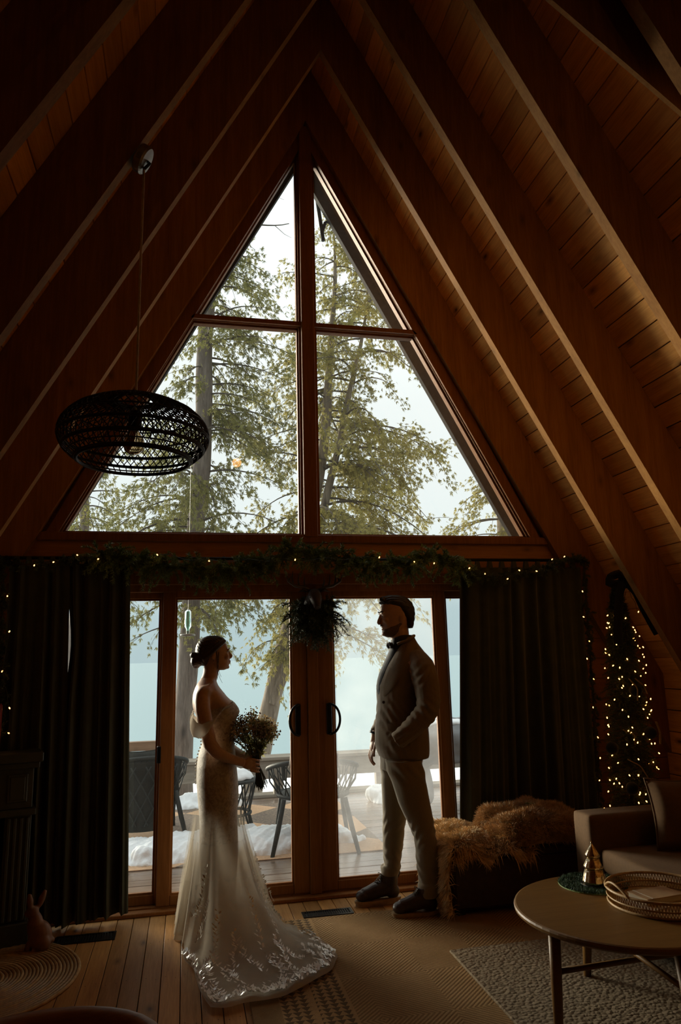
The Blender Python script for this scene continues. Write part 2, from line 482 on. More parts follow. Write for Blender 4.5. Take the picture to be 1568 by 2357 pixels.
leaf('door_4', .93, 1.76, .985, 1.70, .068, M['glass'])
trim(13, MB().cbox(-.036, .036, -.004, .06, .022, 1.975, .004))
trim(14, MB().prism(RAKE[0], .022, .1), 'wallw'); trim(15, MB().prism(RAKE[1], .022, .1), 'wallw')
# small latch on the fixed leaf's stile
lt = MB().cbox(-1.0, -.975, .002, .03, .86, .96, .003)
o = lt.build('door_latch', M['blackmetal']); tag(o, 'small black latch plate on the left sliding door stile', 'latch')
# ================================================================ OUTSIDE
def simple(name, col, rough): return plain(name, col, rough)
m, nt, b = newmat('snow'); v = coords(nt); n = noise(nt, v, 9, 6, .6)
nt.links.new(ramp(nt, n, [(.3, (.78,.81,.83)), (.7, (.90,.92,.93))]), b.inputs['Base Color'])
b.inputs['Roughness'].default_value = .75; b.inputs['Subsurface Weight'].default_value = 0; bump(nt, b, n, .5, .03); M['snow'] = m
m, nt, b = newmat('lake_water'); v = coords(nt, (.05,.5,1)); n = noise(nt, v, 1.2, 4)
b.inputs['Base Color'].default_value = (.22,.33,.35,1)
b.inputs['Roughness'].default_value = .35; b.inputs['Specular IOR Level'].default_value = .5; bump(nt, b, n, .15, .05); M['lake'] = m

# snowy bank falling to the lake
xs = np.linspace(-40, 40, 60); ys = np.concatenate([np.linspace(.2, 6, 20), np.linspace(6.6, 24, 30)])
V = np.zeros((len(ys), len(xs), 3))
for i, y in enumerate(ys):
    for k, xx in enumerate(xs):
        z = -.75 - .09*max(0, y-4) - .02*abs(math.sin(xx*1.3+y)) + .1*math.sin(xx*.6+1)*math.sin(y*.5)
        V[i, k] = (xx, y, z)
o = MB().grid(V).build('snowy_bank', M['snow'], smooth=True); tag(o, kind='structure')
yb = np.array([20, 60, 150, 400, 1000, 3000.]); V = np.array([[(x, y, -2.35) for x in (-2500, -300, -40, 0, 40, 300, 2500)] for y in yb])
o = MB().grid(V).build('lake', M['lake']); tag(o, kind='structure')

# ---- deck
dk = MB().box(-3.6, 3.6, .17, 4.32, -.32, -.16).build('deck', M['under']); tag(dk, kind='structure')
y = .175
while y < 4.3:
    MB().cbox(-3.6, 3.6, y+.003, y+.137, -.16, -.12+random.uniform(-.003, .002), .004).build('plank', M['deckw'], dk)
    y += .14

# ---- bench rail along the edge of the deck
rail = thing('deck_bench', 'weathered grey timber bench rail along the far edge of the deck', 'bench', (0, 4.2, -.12))
for y0 in (3.98, 4.13): MB().cbox(-3.5, 3.5, y0, y0+.142, .305, .343, .005).build('seat_board', M['greyw'], rail)
MB().cbox(-3.5, 3.5, 4.0, 4.04, .10, .303, .005).build('apron_board', M['greyw'], rail)
MB().cbox(-3.5, 3.5, 4.05, 4.26, -.12, -.085, .005).build('curb_board', M['greyw'], rail)
for x in (-2.9, -1.55, .27, 1.52, 2.7):
    MB().cbox(x-.055, x+.055, 4.045, 4.15, -.12, .303, .005).build('post', M['greyw'], rail)
o = thing('deck_handrail', 'short brown stained handrail left of the tall straight trunk', 'railing', (-2.2, 4.3, -.12))
MB().cbox(-3.5, -.985, 4.28, 4.38, .455, .56, .005).build('top_rail', M['brownw'], o)
for x in (-3.3, -2.1, -1.06): MB().cbox(x-.045, x+.045, 4.285, 4.375, -.12, .455, .004).build('post', M['brownw'], o)

# ---- outdoor rug with dark diamonds
m, nt, b = newmat('outdoor_rug'); tc = N(nt, 'ShaderNodeTexCoord'); mp = N(nt, 'ShaderNodeMapping')
nt.links.new(tc.outputs['Object'], mp.inputs[0]); mp.inputs['Rotation'].default_value = (0, 0, PI/4); mp.inputs['Scale'].default_value = (1.0, 1.0, 1)
mp.inputs['Location'].default_value = (.25, .2, 0)
ck = N(nt, 'ShaderNodeTexChecker'); ck.inputs['Scale'].default_value = 1.45; nt.links.new(mp.outputs[0], ck.inputs['Vector'])
n = noise(nt, tc.outputs['Object'], 60, 3)
c = mixc(nt, ck.outputs['Fac'], (.58,.35,.19), (.055,.05,.048)); c = mixc(nt, .35, c, ramp(nt, n, [(.3,(.1,.07,.05)),(.7,(.6,.4,.25))]))
nt.links.new(c, b.inputs['Base Color']); b.inputs['Roughness'].default_value = .9
o = MB().cbox(-2.4, .88, 1.42, 3.7, -.12, -.112, .003).build('outdoor_rug', m)
tag(o, 'tan and charcoal diamond patterned rug lying on the snowy deck', 'rug')

# ---- snow heaps on the deck
def heap(name, label, pts, seed):
    r = np.random.default_rng(seed); mb = MB()
    for (x, y, z, a, b_, c) in pts:
        mb.ell((x, y, z), (a, b_, c), 16, 10)
        for _ in range(7):
            t = r.uniform(0, 2*PI); q = r.uniform(.6, 1.0); s = r.uniform(.25, .5)*c+.012
            mb.ell((x+a*q*math.cos(t), y+b_*q*math.sin(t), z+r.uniform(0,.5)*c), (s*1.4, s*1.3, s), 10, 6)
    def fn(co, no):
        d = .012*np.sin(co[:,0]*31+seed)*np.sin(co[:,1]*27)*np.cos(co[:,2]*29)+.006*np.sin(co[:,0]*83)*np.sin(co[:,1]*71+seed)
        co = co+no*d[:,None]; co[:,2] = np.maximum(co[:,2], -.1205); return co
    me = remesh(mb, name, .016, 2, fn)
    o = link(name, me, M['snow']); tag(o, label, 'snow', 'heaps of snow on the deck'); return o
heap('snow_heap', 'long low patch of melting snow left of the bride on the deck', [(-1.35,2.0,-.13,.55,.36,.11),(-.85,1.9,-.13,.45,.40,.15),(-.5,2.0,-.13,.34,.36,.17),(-1.0,1.62,-.13,.3,.12,.06)], 1)
heap('snow_heap', 'broad snow patch on the rug beneath the rattan chair', [(-.08,1.85,-.13,.40,.34,.17),(.16,1.9,-.13,.28,.3,.15),(.06,1.64,-.10,.05,.05,.10)], 2)
heap('snow_heap', 'two lumps of snow right of the door post', [(.47,1.86,-.12,.16,.13,.12),(.40,2.2,-.12,.2,.14,.15),(.60,1.82,-.13,.14,.12,.05)], 3)
heap('snow_heap', 'snow piled at the foot of the tall straight trunk', [(-.72,3.85,-.13,.28,.12,.16),(-.45,3.75,-.13,.28,.14,.10)], 4)
heap('snow_heap', 'small snow heap beside the covered grill', [(1.55,3.4,-.13,.25,.16,.2),(1.42,3.3,-.13,.12,.12,.08)], 5)

# ---- rattan furniture
M['rattan'] = plain('dark_rattan', (.016,.019,.017), .6, var=.4, scale=60, spec=.25)
M['cush'] = plain('charcoal_cushion', (.019,.021,.018), .9, spec=.2)
M['frostwood'] = plain('frosted_slats', (.20,.17,.15), .7)
def rattan_chair(label, loc, rz, slats=False):
    c, s = math.cos(rz), math.sin(rz)
    def W(p): return (loc[0]+p[0]*c-p[1]*s, loc[1]+p[0]*s+p[1]*c, loc[2]+p[2])
    root = thing('rattan_armchair', label, 'chair', loc, 'rattan armchairs on the deck')
    def tb(name, pts, r, par=root, n=8, mat='rattan', **k):
        mb = MB(); mb.tube([W(p) for p in pts], r, n, **k); return mb.build(name, M[mat], par, smooth=True)
    # local: back at y=-.28 (towards viewer), seat front at y=+.3
    for (x, y, X, Y) in ((-.26,-.26,-.36,-.36), (.26,-.26,.36,-.36), (-.27,.24,-.33,.32), (.27,.24,.33,.32)):
        tb('leg', [(x, y, .43), ((x+X)/2, (y+Y)/2, .2), (X, Y, 0)], [.021,.022,.017])
    th = np.linspace(-.28*PI, 1.28*PI, 33)
    rim = [(.40*math.cos(t), .02-.34*math.sin(t), .64+.10*max(0, math.sin(t))) for t in th]
    rim = [(rim[0][0], rim[0][1]+.02, .50)]+rim+[(rim[-1][0], rim[-1][1]+.02, .50)]
    tb('arm_rail', rim, .02)
    t2 = np.linspace(0, 2*PI, 28, endpoint=False)
    tb('seat_ring', [(.31*math.cos(t), .28*math.sin(t), .43) for t in t2], .018, closed=True)
    mb = MB(); mb.lathe([(.001,.415),(.28,.42),(.29,.432),(.28,.445),(.001,.45)], 24); mb.v = [np.array([W(p) for p in a]) for a in mb.v]
    mb.build('seat', M['rattan'], root, smooth=True)
    for i in range(1, len(rim)-1, 1):
        p = rim[i]; a = math.atan2(.02-p[1], p[0]) if True else 0
        t = th[min(i-1, 32)]
        q = (.30*math.cos(t), .0-.27*math.sin(t), .43)
        q2 = (.30*math.cos(t+.35), -.27*math.sin(t+.35), .43)
        m0 = tuple((np.array(p)+np.array(q))/2*np.array([1.1,1.1,1]))
        if i % 2 == 0: tb('strut', [p, m0, q], .006, n=5)
        else: tb('strut', [p, q2], .006, n=5)
    if slats:
        mb_ = None
        for i in range(9):
            x = -.18+.045*i; zt = .80-.03*abs(i-4)/4
            mb = MB(); mb.tube([W((x*.92, -.26, .44)), W((x, -.325, .62)), W((x, -.36, zt))], .0215, 6); mb.build('slat', M['frostwood'], root, smooth=True)
        tb('back_bow', [(-.20,-.345,.70),(-.19,-.36,.79),(-.1,-.365,.825),(.1,-.365,.825),(.19,-.36,.79),(.20,-.345,.70)], .018, mat='frostwood')
    return root, W
def cushion(name, label, c, size, rz, tilt, mat, cat='cushion', group=None):
    sx_, sy_, sz_ = size; n = 14; V = []
    for face in (1, -1):
        g = np.zeros((n, n, 3))
        for i in range(n):
            for k in range(n):
                u, v = -1+2*i/(n-1), -1+2*k/(n-1)
                pin = 1-.10*(1-u*u)*abs(v)**4-.0; pv = 1-.10*(1-v*v)*abs(u)**4
                t = ((1-u**4)*(1-v**4))**.45
                g[i, k] = (u*sx_*pv, face*sy_*t+.012*math.sin(5*u+3*v)*t, v*sz_*pin)
        V.append(g if face > 0 else g[::-1])
    R_ = Euler((tilt, 0, rz)).to_matrix(); mb = MB()
    for g in V:
        g2 = np.array([tuple(R_ @ Vector(p)+Vector(c)) for p in g.reshape(-1,3)]).reshape(n, n, 3); mb.grid(g2)
    o = mb.build(name, mat, smooth=True); tag(o, label, cat, group)
    # piping round the seam
    e_ = [(-1+2*k/12, -1) for k in range(12)]+[(1, -1+2*k/12) for k in range(12)]+[(1-2*k/12, 1) for k in range(12)]+[(-1, 1-2*k/12) for k in range(12)]
    pts = []
    for u, v in e_:
        pts.append(tuple(R_ @ Vector((u*sx_*(1-.10*(1-v*v)*abs(u)**4), 0, v*sz_*(1-.10*(1-u*u)*abs(v)**4)))+Vector(c)))
    MB().tube(pts, .006, 6, closed=True).build('piping', mat, o, smooth=True)
    return o
# left chair seen from behind, with a square cushion over its back
la, Wl = rattan_chair('dark rattan armchair with a pale cushion, left of the sliding door stile', (-1.2, 2.55, -.12), .15)
bk = MB(); n_ = 14; V = np.zeros((10, n_, 3))
for i in range(10):
    for k in range(n_):
        t = PI*(.17+.66*k/(n_-1)); zz = .1+.61*i/9
        rr = .30+.085*(i/9)
        V[i, k] = Wl((rr*math.cos(t), -rr*.9*math.sin(t), zz))
bk.grid(V)
bo = bk.build('back_panel', M['cush'], la, smooth=True)
for i in range(-3, 4):
    for sg in (-1, 1):
        pts = []
        for q in range(8):
            t = PI/2+i*.34+sg*(q/7-.5)*.8; rr = .31+.085*q/7
            if .1*PI < t < .9*PI: pts.append(Wl((rr*math.cos(t), -rr*.92*math.sin(t), .15+.52*q/7)))
        if len(pts) > 2: MB().tube(pts, .007, 5).build('strut', M['rattan'], la, smooth=True)
cushion('scatter_cushion', 'square charcoal cushion with piping leaning inside the left rattan armchair', (-1.23, 2.34, .45), (.24,.07,.24), .15, -.15, M['cush'])
rc, Wr_ = rattan_chair('rattan armchair with a slatted back, partly hidden by the door post', (.29, 1.78, -.12), -.12, True)

# round rattan table with a cap of snow, behind the bride
st = thing('rattan_side_table', 'round rattan table capped with snow, behind the bride', 'table', (-.42, 2.25, -.12))
t2 = np.linspace(0, 2*PI, 28, endpoint=False)
cx_, cy_ = -.42, 2.25
for nm, r, z in (('top_ring', .265, .39), ('lower_ring', .20, .10)):
    MB().tube([(cx_+r*math.cos(t), cy_+r*math.sin(t), z) for t in t2], .014, 8, closed=True).build(nm, M['rattan'], st, smooth=True)
MB().lathe([(.001,.375),(.25,.378),(.258,.39),(.25,.402),(.001,.404)], 24, (cx_, cy_, 0)).build('top', M['rattan'], st, smooth=True)
for k in range(12):
    for sg in (-1, 1):
        t = 2*PI*k/12
        pts = [(cx_+.255*math.cos(t), cy_+.255*math.sin(t), .385), (cx_+.19*math.cos(t+sg*.35), cy_+.19*math.sin(t+sg*.35), .1), (cx_+.25*math.cos(t+sg*.5), cy_+.25*math.sin(t+sg*.5), -.12)]
        MB().tube(pts, .0075, 5).build('leg', M['rattan'], st, smooth=True)
mb = MB(); mb.ell((cx_, cy_, .405), (.235,.235,.085), 24, 12); mb.ell((cx_+.1, cy_-.05, .43), (.1,.1,.06)); 
o = link('snow_mound', remesh(mb, 'snow_mound', .016, 3, lambda co, no: np.c_[co[:,0], co[:,1], np.maximum(co[:,2], .4035)+.008*np.sin(co[:,0]*40)*np.sin(co[:,1]*37)]), M['snow'])
tag(o, 'smooth cap of snow on the round rattan table', 'snow', 'heaps of snow on the deck')

# covered grill beyond the man
M['cover'] = plain('grey_weather_cover', (.17,.175,.18), .6, scale=8)
gr = thing('covered_grill', 'grey weather cover over a grill at the right of the deck', 'grill', (1.75, 2.6, -.12))
mb = MB()
mb.tube([(1.35,2.6,.53),(1.42,2.6,.58),(1.7,2.6,.60),(2.1,2.6,.60),(2.4,2.6,.55)], [.14,.2,.24,.24,.18], 16)
mb.box(1.33, 2.4, 2.4, 2.8, .38, .55)
mb.tube([(1.52,2.55,.45),(1.53,2.55,.1),(1.56,2.55,-.0)], [.12,.15,.13], 12)
def gfn(co, no): return co+no*(.012*np.sin(co[:,0]*23+co[:,2]*11)*np.sin(co[:,1]*17+co[:,2]*9))[:,None]
link('cover', remesh(mb, 'cover', .022, 4, gfn), M['cover'], gr)
for x, y in ((1.5,2.45),(1.5,2.75),(2.2,2.45),(2.2,2.75)): MB().cbox(x-.04, x+.04, y-.04, y+.04, -.12, .15, .008).build('leg', M['blackmetal'], gr)
mb = MB(); 
for i in range(9): mb.ell((1.42+.09*i, 2.56+.03*math.sin(i*2.), .79-.02*abs(i-4)/4+(-.07 if i == 0 else 0)), (.09,.12,.045), 12, 8)
o = link('snow_mound', remesh(mb, 'snow_mound', .018, 3), M['snow']); tag(o, 'thin ridge of snow lying on the covered grill', 'snow', 'heaps of snow on the deck')
pl = thing('potted_twigs', 'few dry twigs sticking up beside the covered grill', 'plant', (1.37, 2.75, .6))
M['dry'] = plain('dry_twig', (.13,.10,.065), .8)
for k in range(5):
    a = random.uniform(-.4,.4); pts = [(1.36+.03*k, 2.78, .60), (1.36+.03*k+a*.05, 2.78, .72), (1.36+.03*k+a*.14, 2.77, .80+random.uniform(0,.08))]
    tw = MB().tube(pts, [.004,.003,.002], 5).build('twig', M['dry'], pl)
    mb = MB()
    for q in range(4):
        p = pts[2]; mb.ell((p[0]+random.uniform(-.02,.02), p[1], p[2]-random.uniform(0,.07)), (.012,.005,.017), 6, 4)
    mb.build('leaves', M['dry'], tw)

# ---- hummingbird feeder, hanging tube with a dish
m, nt, b = newmat('green_glass'); b.inputs['Base Color'].default_value = (.62,.92,.82,1); b.inputs['Roughness'].default_value = .08; b.inputs['Transmission Weight'].default_value = .85; M['ggl'] = m
fx, fy, fz = -.822, .9, 1.685
fd = thing('bird_feeder', 'hanging green glass bird feeder in front of the tall trunk', 'feeder', (fx, fy, fz))
MB().lathe([(.012,.19),(.024,.175),(.026,.06),(.014,.04),(.012,0),(.010,0),(.011,.04),(.022,.062),(.021,.17),(.010,.185)], 16, (fx, fy, fz), closed=True).build('bottle', M['ggl'], fd, smooth=True)
MB().lathe([(.001,-.015),(.055,-.012),(.06,-.004),(.055,.002),(.001,.004)], 20, (fx, fy, fz)).build('dish', M['steel'], fd, smooth=True)
MB().tube([(fx, fy, fz+.19), (fx, fy, fz+.8), (fx, .36, fz+1.25)], .0018, 5).build('wire', M['blackmetal'], fd)

# dark iron bracket on the right overhang rafter
br = thing('iron_bracket', 'dark iron bracket hanging from the overhang outside the top right pane', 'bracket', (.30, .36, 5.0))
MB().tube([(.155,.4,5.42),(.175,.4,5.2),(.215,.4,4.86)], .017, 8).build('arm', M['blackmetal'], br, smooth=True)
MB().tube([(.205,.4,4.93),(.235,.4,5.03),(.255,.4,5.04),(.37,.39,5.04)], .014, 8).build('elbow', M['blackmetal'], br, smooth=True)
MB().tube([(.20,.4,5.2),(.26,.4,5.3)], .01, 6).build('dark_diagonal', M['blackmetal'], br, smooth=True)
# ================================================================ TREES
def leafmat(name, lo, hi):
    m, nt, b = newmat(name); out = nt.nodes['Material Output']
    tc = N(nt, 'ShaderNodeTexCoord'); n = noise(nt, tc.outputs['Object'], 2.3, 5, .7)
    c = ramp(nt, n, [(.3, lo), (.7, hi)])
    d = N(nt, 'ShaderNodeBsdfDiffuse'); t = N(nt, 'ShaderNodeBsdfTranslucent')
    nt.links.new(c, d.inputs[0]); nt.links.new(c, t.inputs[0])
    mx = N(nt, 'ShaderNodeMixShader'); mx.inputs[0].default_value = .5
    nt.links.new(d.outputs[0], mx.inputs[1]); nt.links.new(t.outputs[0], mx.inputs[2])
    nt.links.new(mx.outputs[0], out.inputs['Surface']); nt.nodes.remove(b); return m
M['leaf'] = leafmat('cedar_foliage', (.21,.195,.065), (.41,.35,.125))
M['leaf2'] = leafmat('dark_cedar_foliage', (.14,.145,.055), (.29,.265,.10))
def bark(name, a, c_, s=1.0):
    m, nt, b = newmat(name); v = coords(nt, (14*s, 14*s, 1.6*s)); n = noise(nt, v, 2.2, 7, .65, .4)
    v2 = coords(nt, (3, 3, 1.2)); vo = N(nt, 'ShaderNodeTexVoronoi'); vo.inputs['Scale'].default_value = 1.4; nt.links.new(v2, vo.inputs['Vector'])
    c = ramp(nt, n, [(.3, a), (.65, c_)])
    c = mixc(nt, ramp(nt, vo.outputs['Distance'], [(.06, (.8,.8,.8)), (.2, (0,0,0))]), c, tuple(x*.35 for x in a))
    nt.links.new(c, b.inputs['Base Color']); b.inputs['Roughness'].default_value = .9; bump(nt, b, n, .9, .03); return m
M['bark1'] = bark('straight_trunk_bark', (.11,.083,.065), (.25,.20,.165))
M['bark2'] = bark('cedar_bark', (.12,.09,.06), (.29,.23,.17), .8)
M['twig'] = plain('branch_bark', (.10,.08,.06), .9)

def interp(path, n):
    P = np.asarray(path, float); d = np.r_[0, np.cumsum(np.linalg.norm(np.diff(P[:, :3], axis=0), axis=1))]
    t = np.linspace(0, d[-1], n); return np.stack([np.interp(t, d, P[:, k]) for k in range(P.shape[1])], 1)

def sprays(pts, dirs, size, r, per=9):
    """flat drooping fans of cedar leaflets; returns (n*per, 4, 3)"""
    n = len(pts); out = []
    d = dirs/np.linalg.norm(dirs, axis=1)[:, None]
    nrm = np.cross(d, r.normal(size=(n, 3))); nrm /= np.linalg.norm(nrm, axis=1)[:, None]+1e-9
    side = np.cross(d, nrm)
    for k in range(per):
        a = (k/(per-1)-.5)*2.1 + r.uniform(-.2, .2, n)
        dd = d*np.cos(a)[:, None]+side*np.sin(a)[:, None]
        L = size*r.uniform(.6, 1.25, n)*(1-.35*abs(k/(per-1)-.5)*2)
        base = pts + d*(r.uniform(0, .5, n)*size)[:, None]
        wv = np.cross(dd, nrm)*(size*.085)
        tip = base+dd*L[:, None]; tip[:, 2] -= .25*L
        mid = (base+tip)/2
        out.append(np.stack([base, mid+wv, tip, mid-wv], 1))
    return np.concatenate(out)

def tree(name, label, trunks, crown, nb, seed, leaf, barkm, size=.085, dens=46, azim=None, group='trees outside the gable window'):
    """trunks: list of paths [(x,y,z,r)...]; crown(z) -> (left, right, depth) reach; branches leave the trunk and droop"""
    r = np.random.default_rng(seed); root = thing(name, label, 'tree', trunks[0][0][:3], group)
    for tpath in trunks:
        Q = interp(tpath, 30); wob = np.c_[.02*np.sin(Q[:,2]*2.1+seed), .02*np.cos(Q[:,2]*1.7), 0*Q[:,2]]
        mb = MB(); mb.tube(Q[:, :3]+wob, Q[:, 3]*(1+.05*np.sin(Q[:,2]*5)), 14); mb.build('trunk', barkm, root, smooth=True)
    bm_ = MB(); SP, SD = [], []
    for i in range(nb):
        tp = trunks[i % len(trunks)]; Q = interp(tp, 60)
        zlo, zhi = crown['z']; z = zlo+(zhi-zlo)*((i+.5)/nb)+r.uniform(-.15, .15)
        j = int(np.argmin(abs(Q[:, 2]-z))); p0 = Q[j, :3].copy(); p0[2] = z if z > Q[j,2]-.4 else Q[j,2]
        az = r.uniform(0, 2*PI)
        dv = np.array([math.cos(az), .75*math.sin(az), 0])
        reach = np.interp(z, crown['zs'], crown['right'] if dv[0] > 0 else crown['left'])*r.uniform(.55, 1.05)
        if reach < .12: continue
        n = 9; t = np.linspace(0, 1, n)
        up = r.uniform(.05, .45); sag = r.uniform(.3, .75)
        side = np.array([-dv[1], dv[0], 0])*r.uniform(-.3, .3)
        pts = p0+np.outer(t, dv*reach)+np.outer(t*t, side*reach)
        pts[:, 2] += reach*(up*t-sag*t*t)
        bm_.tube(pts, np.linspace(.020, .004, n)*(.5+.35*reach), 5)
        # side twigs with foliage
        nt_ = max(4, int(7*reach))
        for q in range(nt_):
            s = r.uniform(.18, 1); b0 = np.array([np.interp(s, t, pts[:, k]) for k in range(3)])
            ddv = dv*r.uniform(.2, .9)+np.array([-dv[1], dv[0], 0])*r.uniform(-1, 1)+np.array([0, 0, r.uniform(-.9, .25)])
            ddv /= np.linalg.norm(ddv); L = r.uniform(.22, .6)*(.6+.25*reach)
            tw = b0+np.outer(np.linspace(0, 1, 5), ddv*L); tw[:, 2] -= .25*L*np.linspace(0, 1, 5)**2
            bm_.tube(tw, np.linspace(.005, .002, 5), 3, caps=False)
            m_ = max(3, int(dens*L*.55)); ss = r.uniform(.1, 1.05, m_)
            SP.append(b0+np.outer(ss, ddv*L)-np.outer(ss**2, [0, 0, .25*L])+r.normal(scale=.045, size=(m_, 3)))
            SD.append(ddv+r.normal(scale=.55, size=(m_, 3))+np.array([0, 0, -.35]))
    o = bm_.build('branches', M['twig'], root); o['kind'] = 'stuff'
    SP = np.concatenate(SP); SD = np.concatenate(SD)
    o = tri_mesh('foliage', sprays(SP, SD, size, r), leaf, root, 4); o['kind'] = 'stuff'
    return root, len(SP)

t1 = [(-.79,5.0,-1.0,.15),(-.85,5.0,.3,.138),(-.845,5.0,1.0,.135),(-.78,5.0,2.25,.128),(-.72,5.0,3.24,.125),(-.675,5.0,4.3,.122),(-.625,5.0,6.2,.115),(-.59,5.02,7.2,.09),(-.5,5.05,8.3,.04)]
tree('straight_tree', 'tall straight trunked tree left of the bride, close behind the deck bench', [t1],
     dict(z=(2.05, 8.2), zs=[1.9,2.4,3.4,5,6.5,7.4,8.3], left=[.9,1.0,1.5,1.15,.75,.5,.15], right=[1.5,1.5,1.35,1.3,1.2,.9,.35]), 105, 11, M['leaf2'], M['bark1'], .060, 105)
t2 = [(-.02,5.8,-1.1,.17),(.10,5.8,-.4,.15),(.25,5.8,.18,.145),(.34,5.8,.63,.14),(.505,5.8,1.41,.135),(.70,5.8,2.13,.125),(.98,5.8,3.4,.10),(1.21,5.8,4.7,.085),(1.39,5.8,6.2,.06),(1.48,5.85,7.6,.035),(1.52,5.9,8.7,.012)]
t2b = [(.40,5.72,.85,.08),(.57,5.7,1.35,.085),(.80,5.68,1.95,.08),(1.10,5.65,3.2,.065),(1.28,5.65,4.1,.058),(1.59,5.7,5.4,.045),(1.9,5.75,6.5,.03),(2.05,5.8,7.4,.015)]
tree('leaning_cedar', 'leaning forked cedar between the bride and the door post', [t2, t2b],
     dict(z=(1.6, 8.9), zs=[1.4,2.5,3.4,5,6.5,7.5,8.9], left=[.85,1.15,1.7,1.6,1.35,1.0,.2], right=[1.1,1.7,1.9,1.75,1.05,.75,.15]), 165, 23, M['leaf'], M['bark2'], .060, 105)
t3 = [(-2.75,8.0,-1.5,.16),(-2.62,8.0,3.8,.08),(-2.66,8,4.6,.075),(-2.7,8,6.0,.05),(-2.7,8,7.2,.02)]
tree('far_tree', 'thin dark tree at the far lower left of the gable window', [t3],
     dict(z=(2.6, 5.4), zs=[2.6,3.6,4.6,5.5], left=[.6,.7,.4,.1], right=[1.1,1.3,.7,.2]), 34, 31, M['leaf2'], M['bark1'], .064, 85)
t4 = [(4.72,7.0,-1.5,.2),(4.81,7.0,3.6,.165),(4.84,7.0,5.2,.13),(4.85,7.0,7.2,.05)]
tree('corner_tree', 'grey tree at the lower right corner of the gable window', [t4],
     dict(z=(2.4, 5.2), zs=[2.4,3.4,4.4,5.4], left=[.9,1.3,1.1,.3], right=[.9,1.0,.7,.2]), 36, 37, M['leaf'], M['bark2'], .064, 85)
# bare dead branches reaching into the sky from beyond the left edge
db = thing('dead_branch', 'bare dead branch crossing the sky in the top left pane', 'branch', (-.3, 5, 7.6))
r_ = np.random.default_rng(3)
for (x0, z0, x1, z1) in ((-.62, 7.75, .62, 8.35), (-.5, 8.35, .5, 8.95)):
    n = 12; t = np.linspace(0, 1, n); pts = np.c_[x0+(x1-x0)*t, 5.1+0*t, z0+(z1-z0)*t+.08*np.sin(t*5)-.12*t*t]
    MB().tube(pts, np.linspace(.022, .006, n), 6).build('limb', M['twig'], db, smooth=True)
    for k in range(5):
        j = r_.integers(3, n-1); a = r_.uniform(-.9, .9); L = r_.uniform(.1, .3)
        MB().tube([pts[j], pts[j]+[L*.6, .02, L*a], pts[j]+[L, 0, L*a*1.5]], [.006,.004,.002], 4).build('twig', M['twig'], db)
# ================================================================ THINGS IN THE ROOM
M['velvet'] = plain('green_velvet', (.036,.039,.021), .9, var=.2, scale=14, sheen=.25)
M['pine'] = plain('pine_needles', (.18,.27,.09), .6, var=.4, scale=20)
M['tinsel'] = plain('dark_pine_needles', (.055,.08,.036), .7, var=.4, scale=20)
M['twigi'] = plain('garland_stem', (.06,.04,.02), .9)
M['wire'] = plain('green_wire', (.01,.018,.01), .6)
M['black'] = plain('black_velvet', (.006,.006,.007), .9, sheen=.15)
M['bark_antler'] = plain('dark_antler', (.06,.045,.032), .5)
M['hide'] = plain('dark_deer_hide', (.045,.033,.024), .7)
M['rattanl'] = plain('tan_rattan', (.36,.22,.085), .5, var=.3, scale=70)
M['twine'] = plain('jute_twine', (.46,.30,.13), .8)
m, nt, b = newmat('warm_bulb'); b.inputs['Base Color'].default_value = (1,.6,.25,1)
b.inputs['Emission Color'].default_value = (1.0,.40,.09,1); b.inputs['Emission Strength'].default_value = 9; M['bulb'] = m

# ---- curtains of heavy velvet
def curtain(label, xt0, xt1, xb0, xb1, zt, zb0, zb1, folds, seed, amp=.032, bow=0):
    r = np.random.default_rng(seed); n, mrow = folds*12+1, 26
    ph = r.uniform(0, 6, 4); V = np.zeros((mrow, n, 3)); u = np.linspace(0, 1, n)
    uw = u + .018*np.sin(2*PI*u*2+ph[0]) + .010*np.sin(2*PI*u*5+ph[1])
    for i in range(mrow):
        t = i/(mrow-1); x = (xt0+(xb0-xt0)*t)*(1-u)+(xt1+(xb1-xt1)*t)*u
        z = zt+(zb0*(1-u)+zb1*u-zt)*t
        x = x + bow*np.exp(-((z-1.60)/.24)**2)*(1-u)**5
        a = amp*(.55+.75*t)*(.7+.5*np.sin(2*PI*u*1.7+ph[2]))
        y = -.115 + a*np.sin(2*PI*folds*uw+ph[3]+.5*t*np.sin(3*u+ph[0])) + .012*np.sin(2*PI*folds*2.3*uw+ph[1])*t
        y -= .012*np.exp(-((t-.02)/.03)**2)
        V[i] = np.c_[x, y, z]
    mb = MB(); mb.grid(V); V2 = V.copy(); V2[:, :, 1] += .006; mb.grid(V2[::-1])
    o = mb.build('curtain', M['velvet'], smooth=True); tag(o, label, 'curtain', 'velvet curtains')
    for k in range(folds):
        hd = MB(); uu = (k+.5)/folds; xx = xt0+(xt1-xt0)*uu; hd.prism([(xx-.02, zt-.005), (xx+.02, zt-.005), (xx+.012, zt+.045), (xx-.012, zt+.045)], -.125, -.1)
        hd.build('hanging_tab', M['velvet'], o)
    return o
curtain('narrow dark green velvet curtain at the far left', -1.90, -1.553, -1.90, -1.50, 2.10, .03, .03, 5, 1)
curtain('dark green velvet curtain left of the doors beside the glass', -1.563, -1.19, -1.535, -1.135, 2.10, .01, .055, 5, 4, bow=.030)
curtain('wide dark green velvet curtain right of the doors', 1.035, 1.965, .915, 1.93, 2.08, .02, .02, 10, 8, .036)
rod = thing('curtain_rod', 'dark metal curtain rod above the doors behind the pine garland', 'rod', (0, -.11, 2.13))
MB().tube([(-1.98,-.112,2.135),(2.0,-.112,2.135)], .011, 10).build('pole', M['blackmetal'], rod, smooth=True)
for x in (-1.98, 2.0): MB().ell((x, -.112, 2.135), (.024,.024,.024)).build('finial', M['blackmetal'], rod, smooth=True)
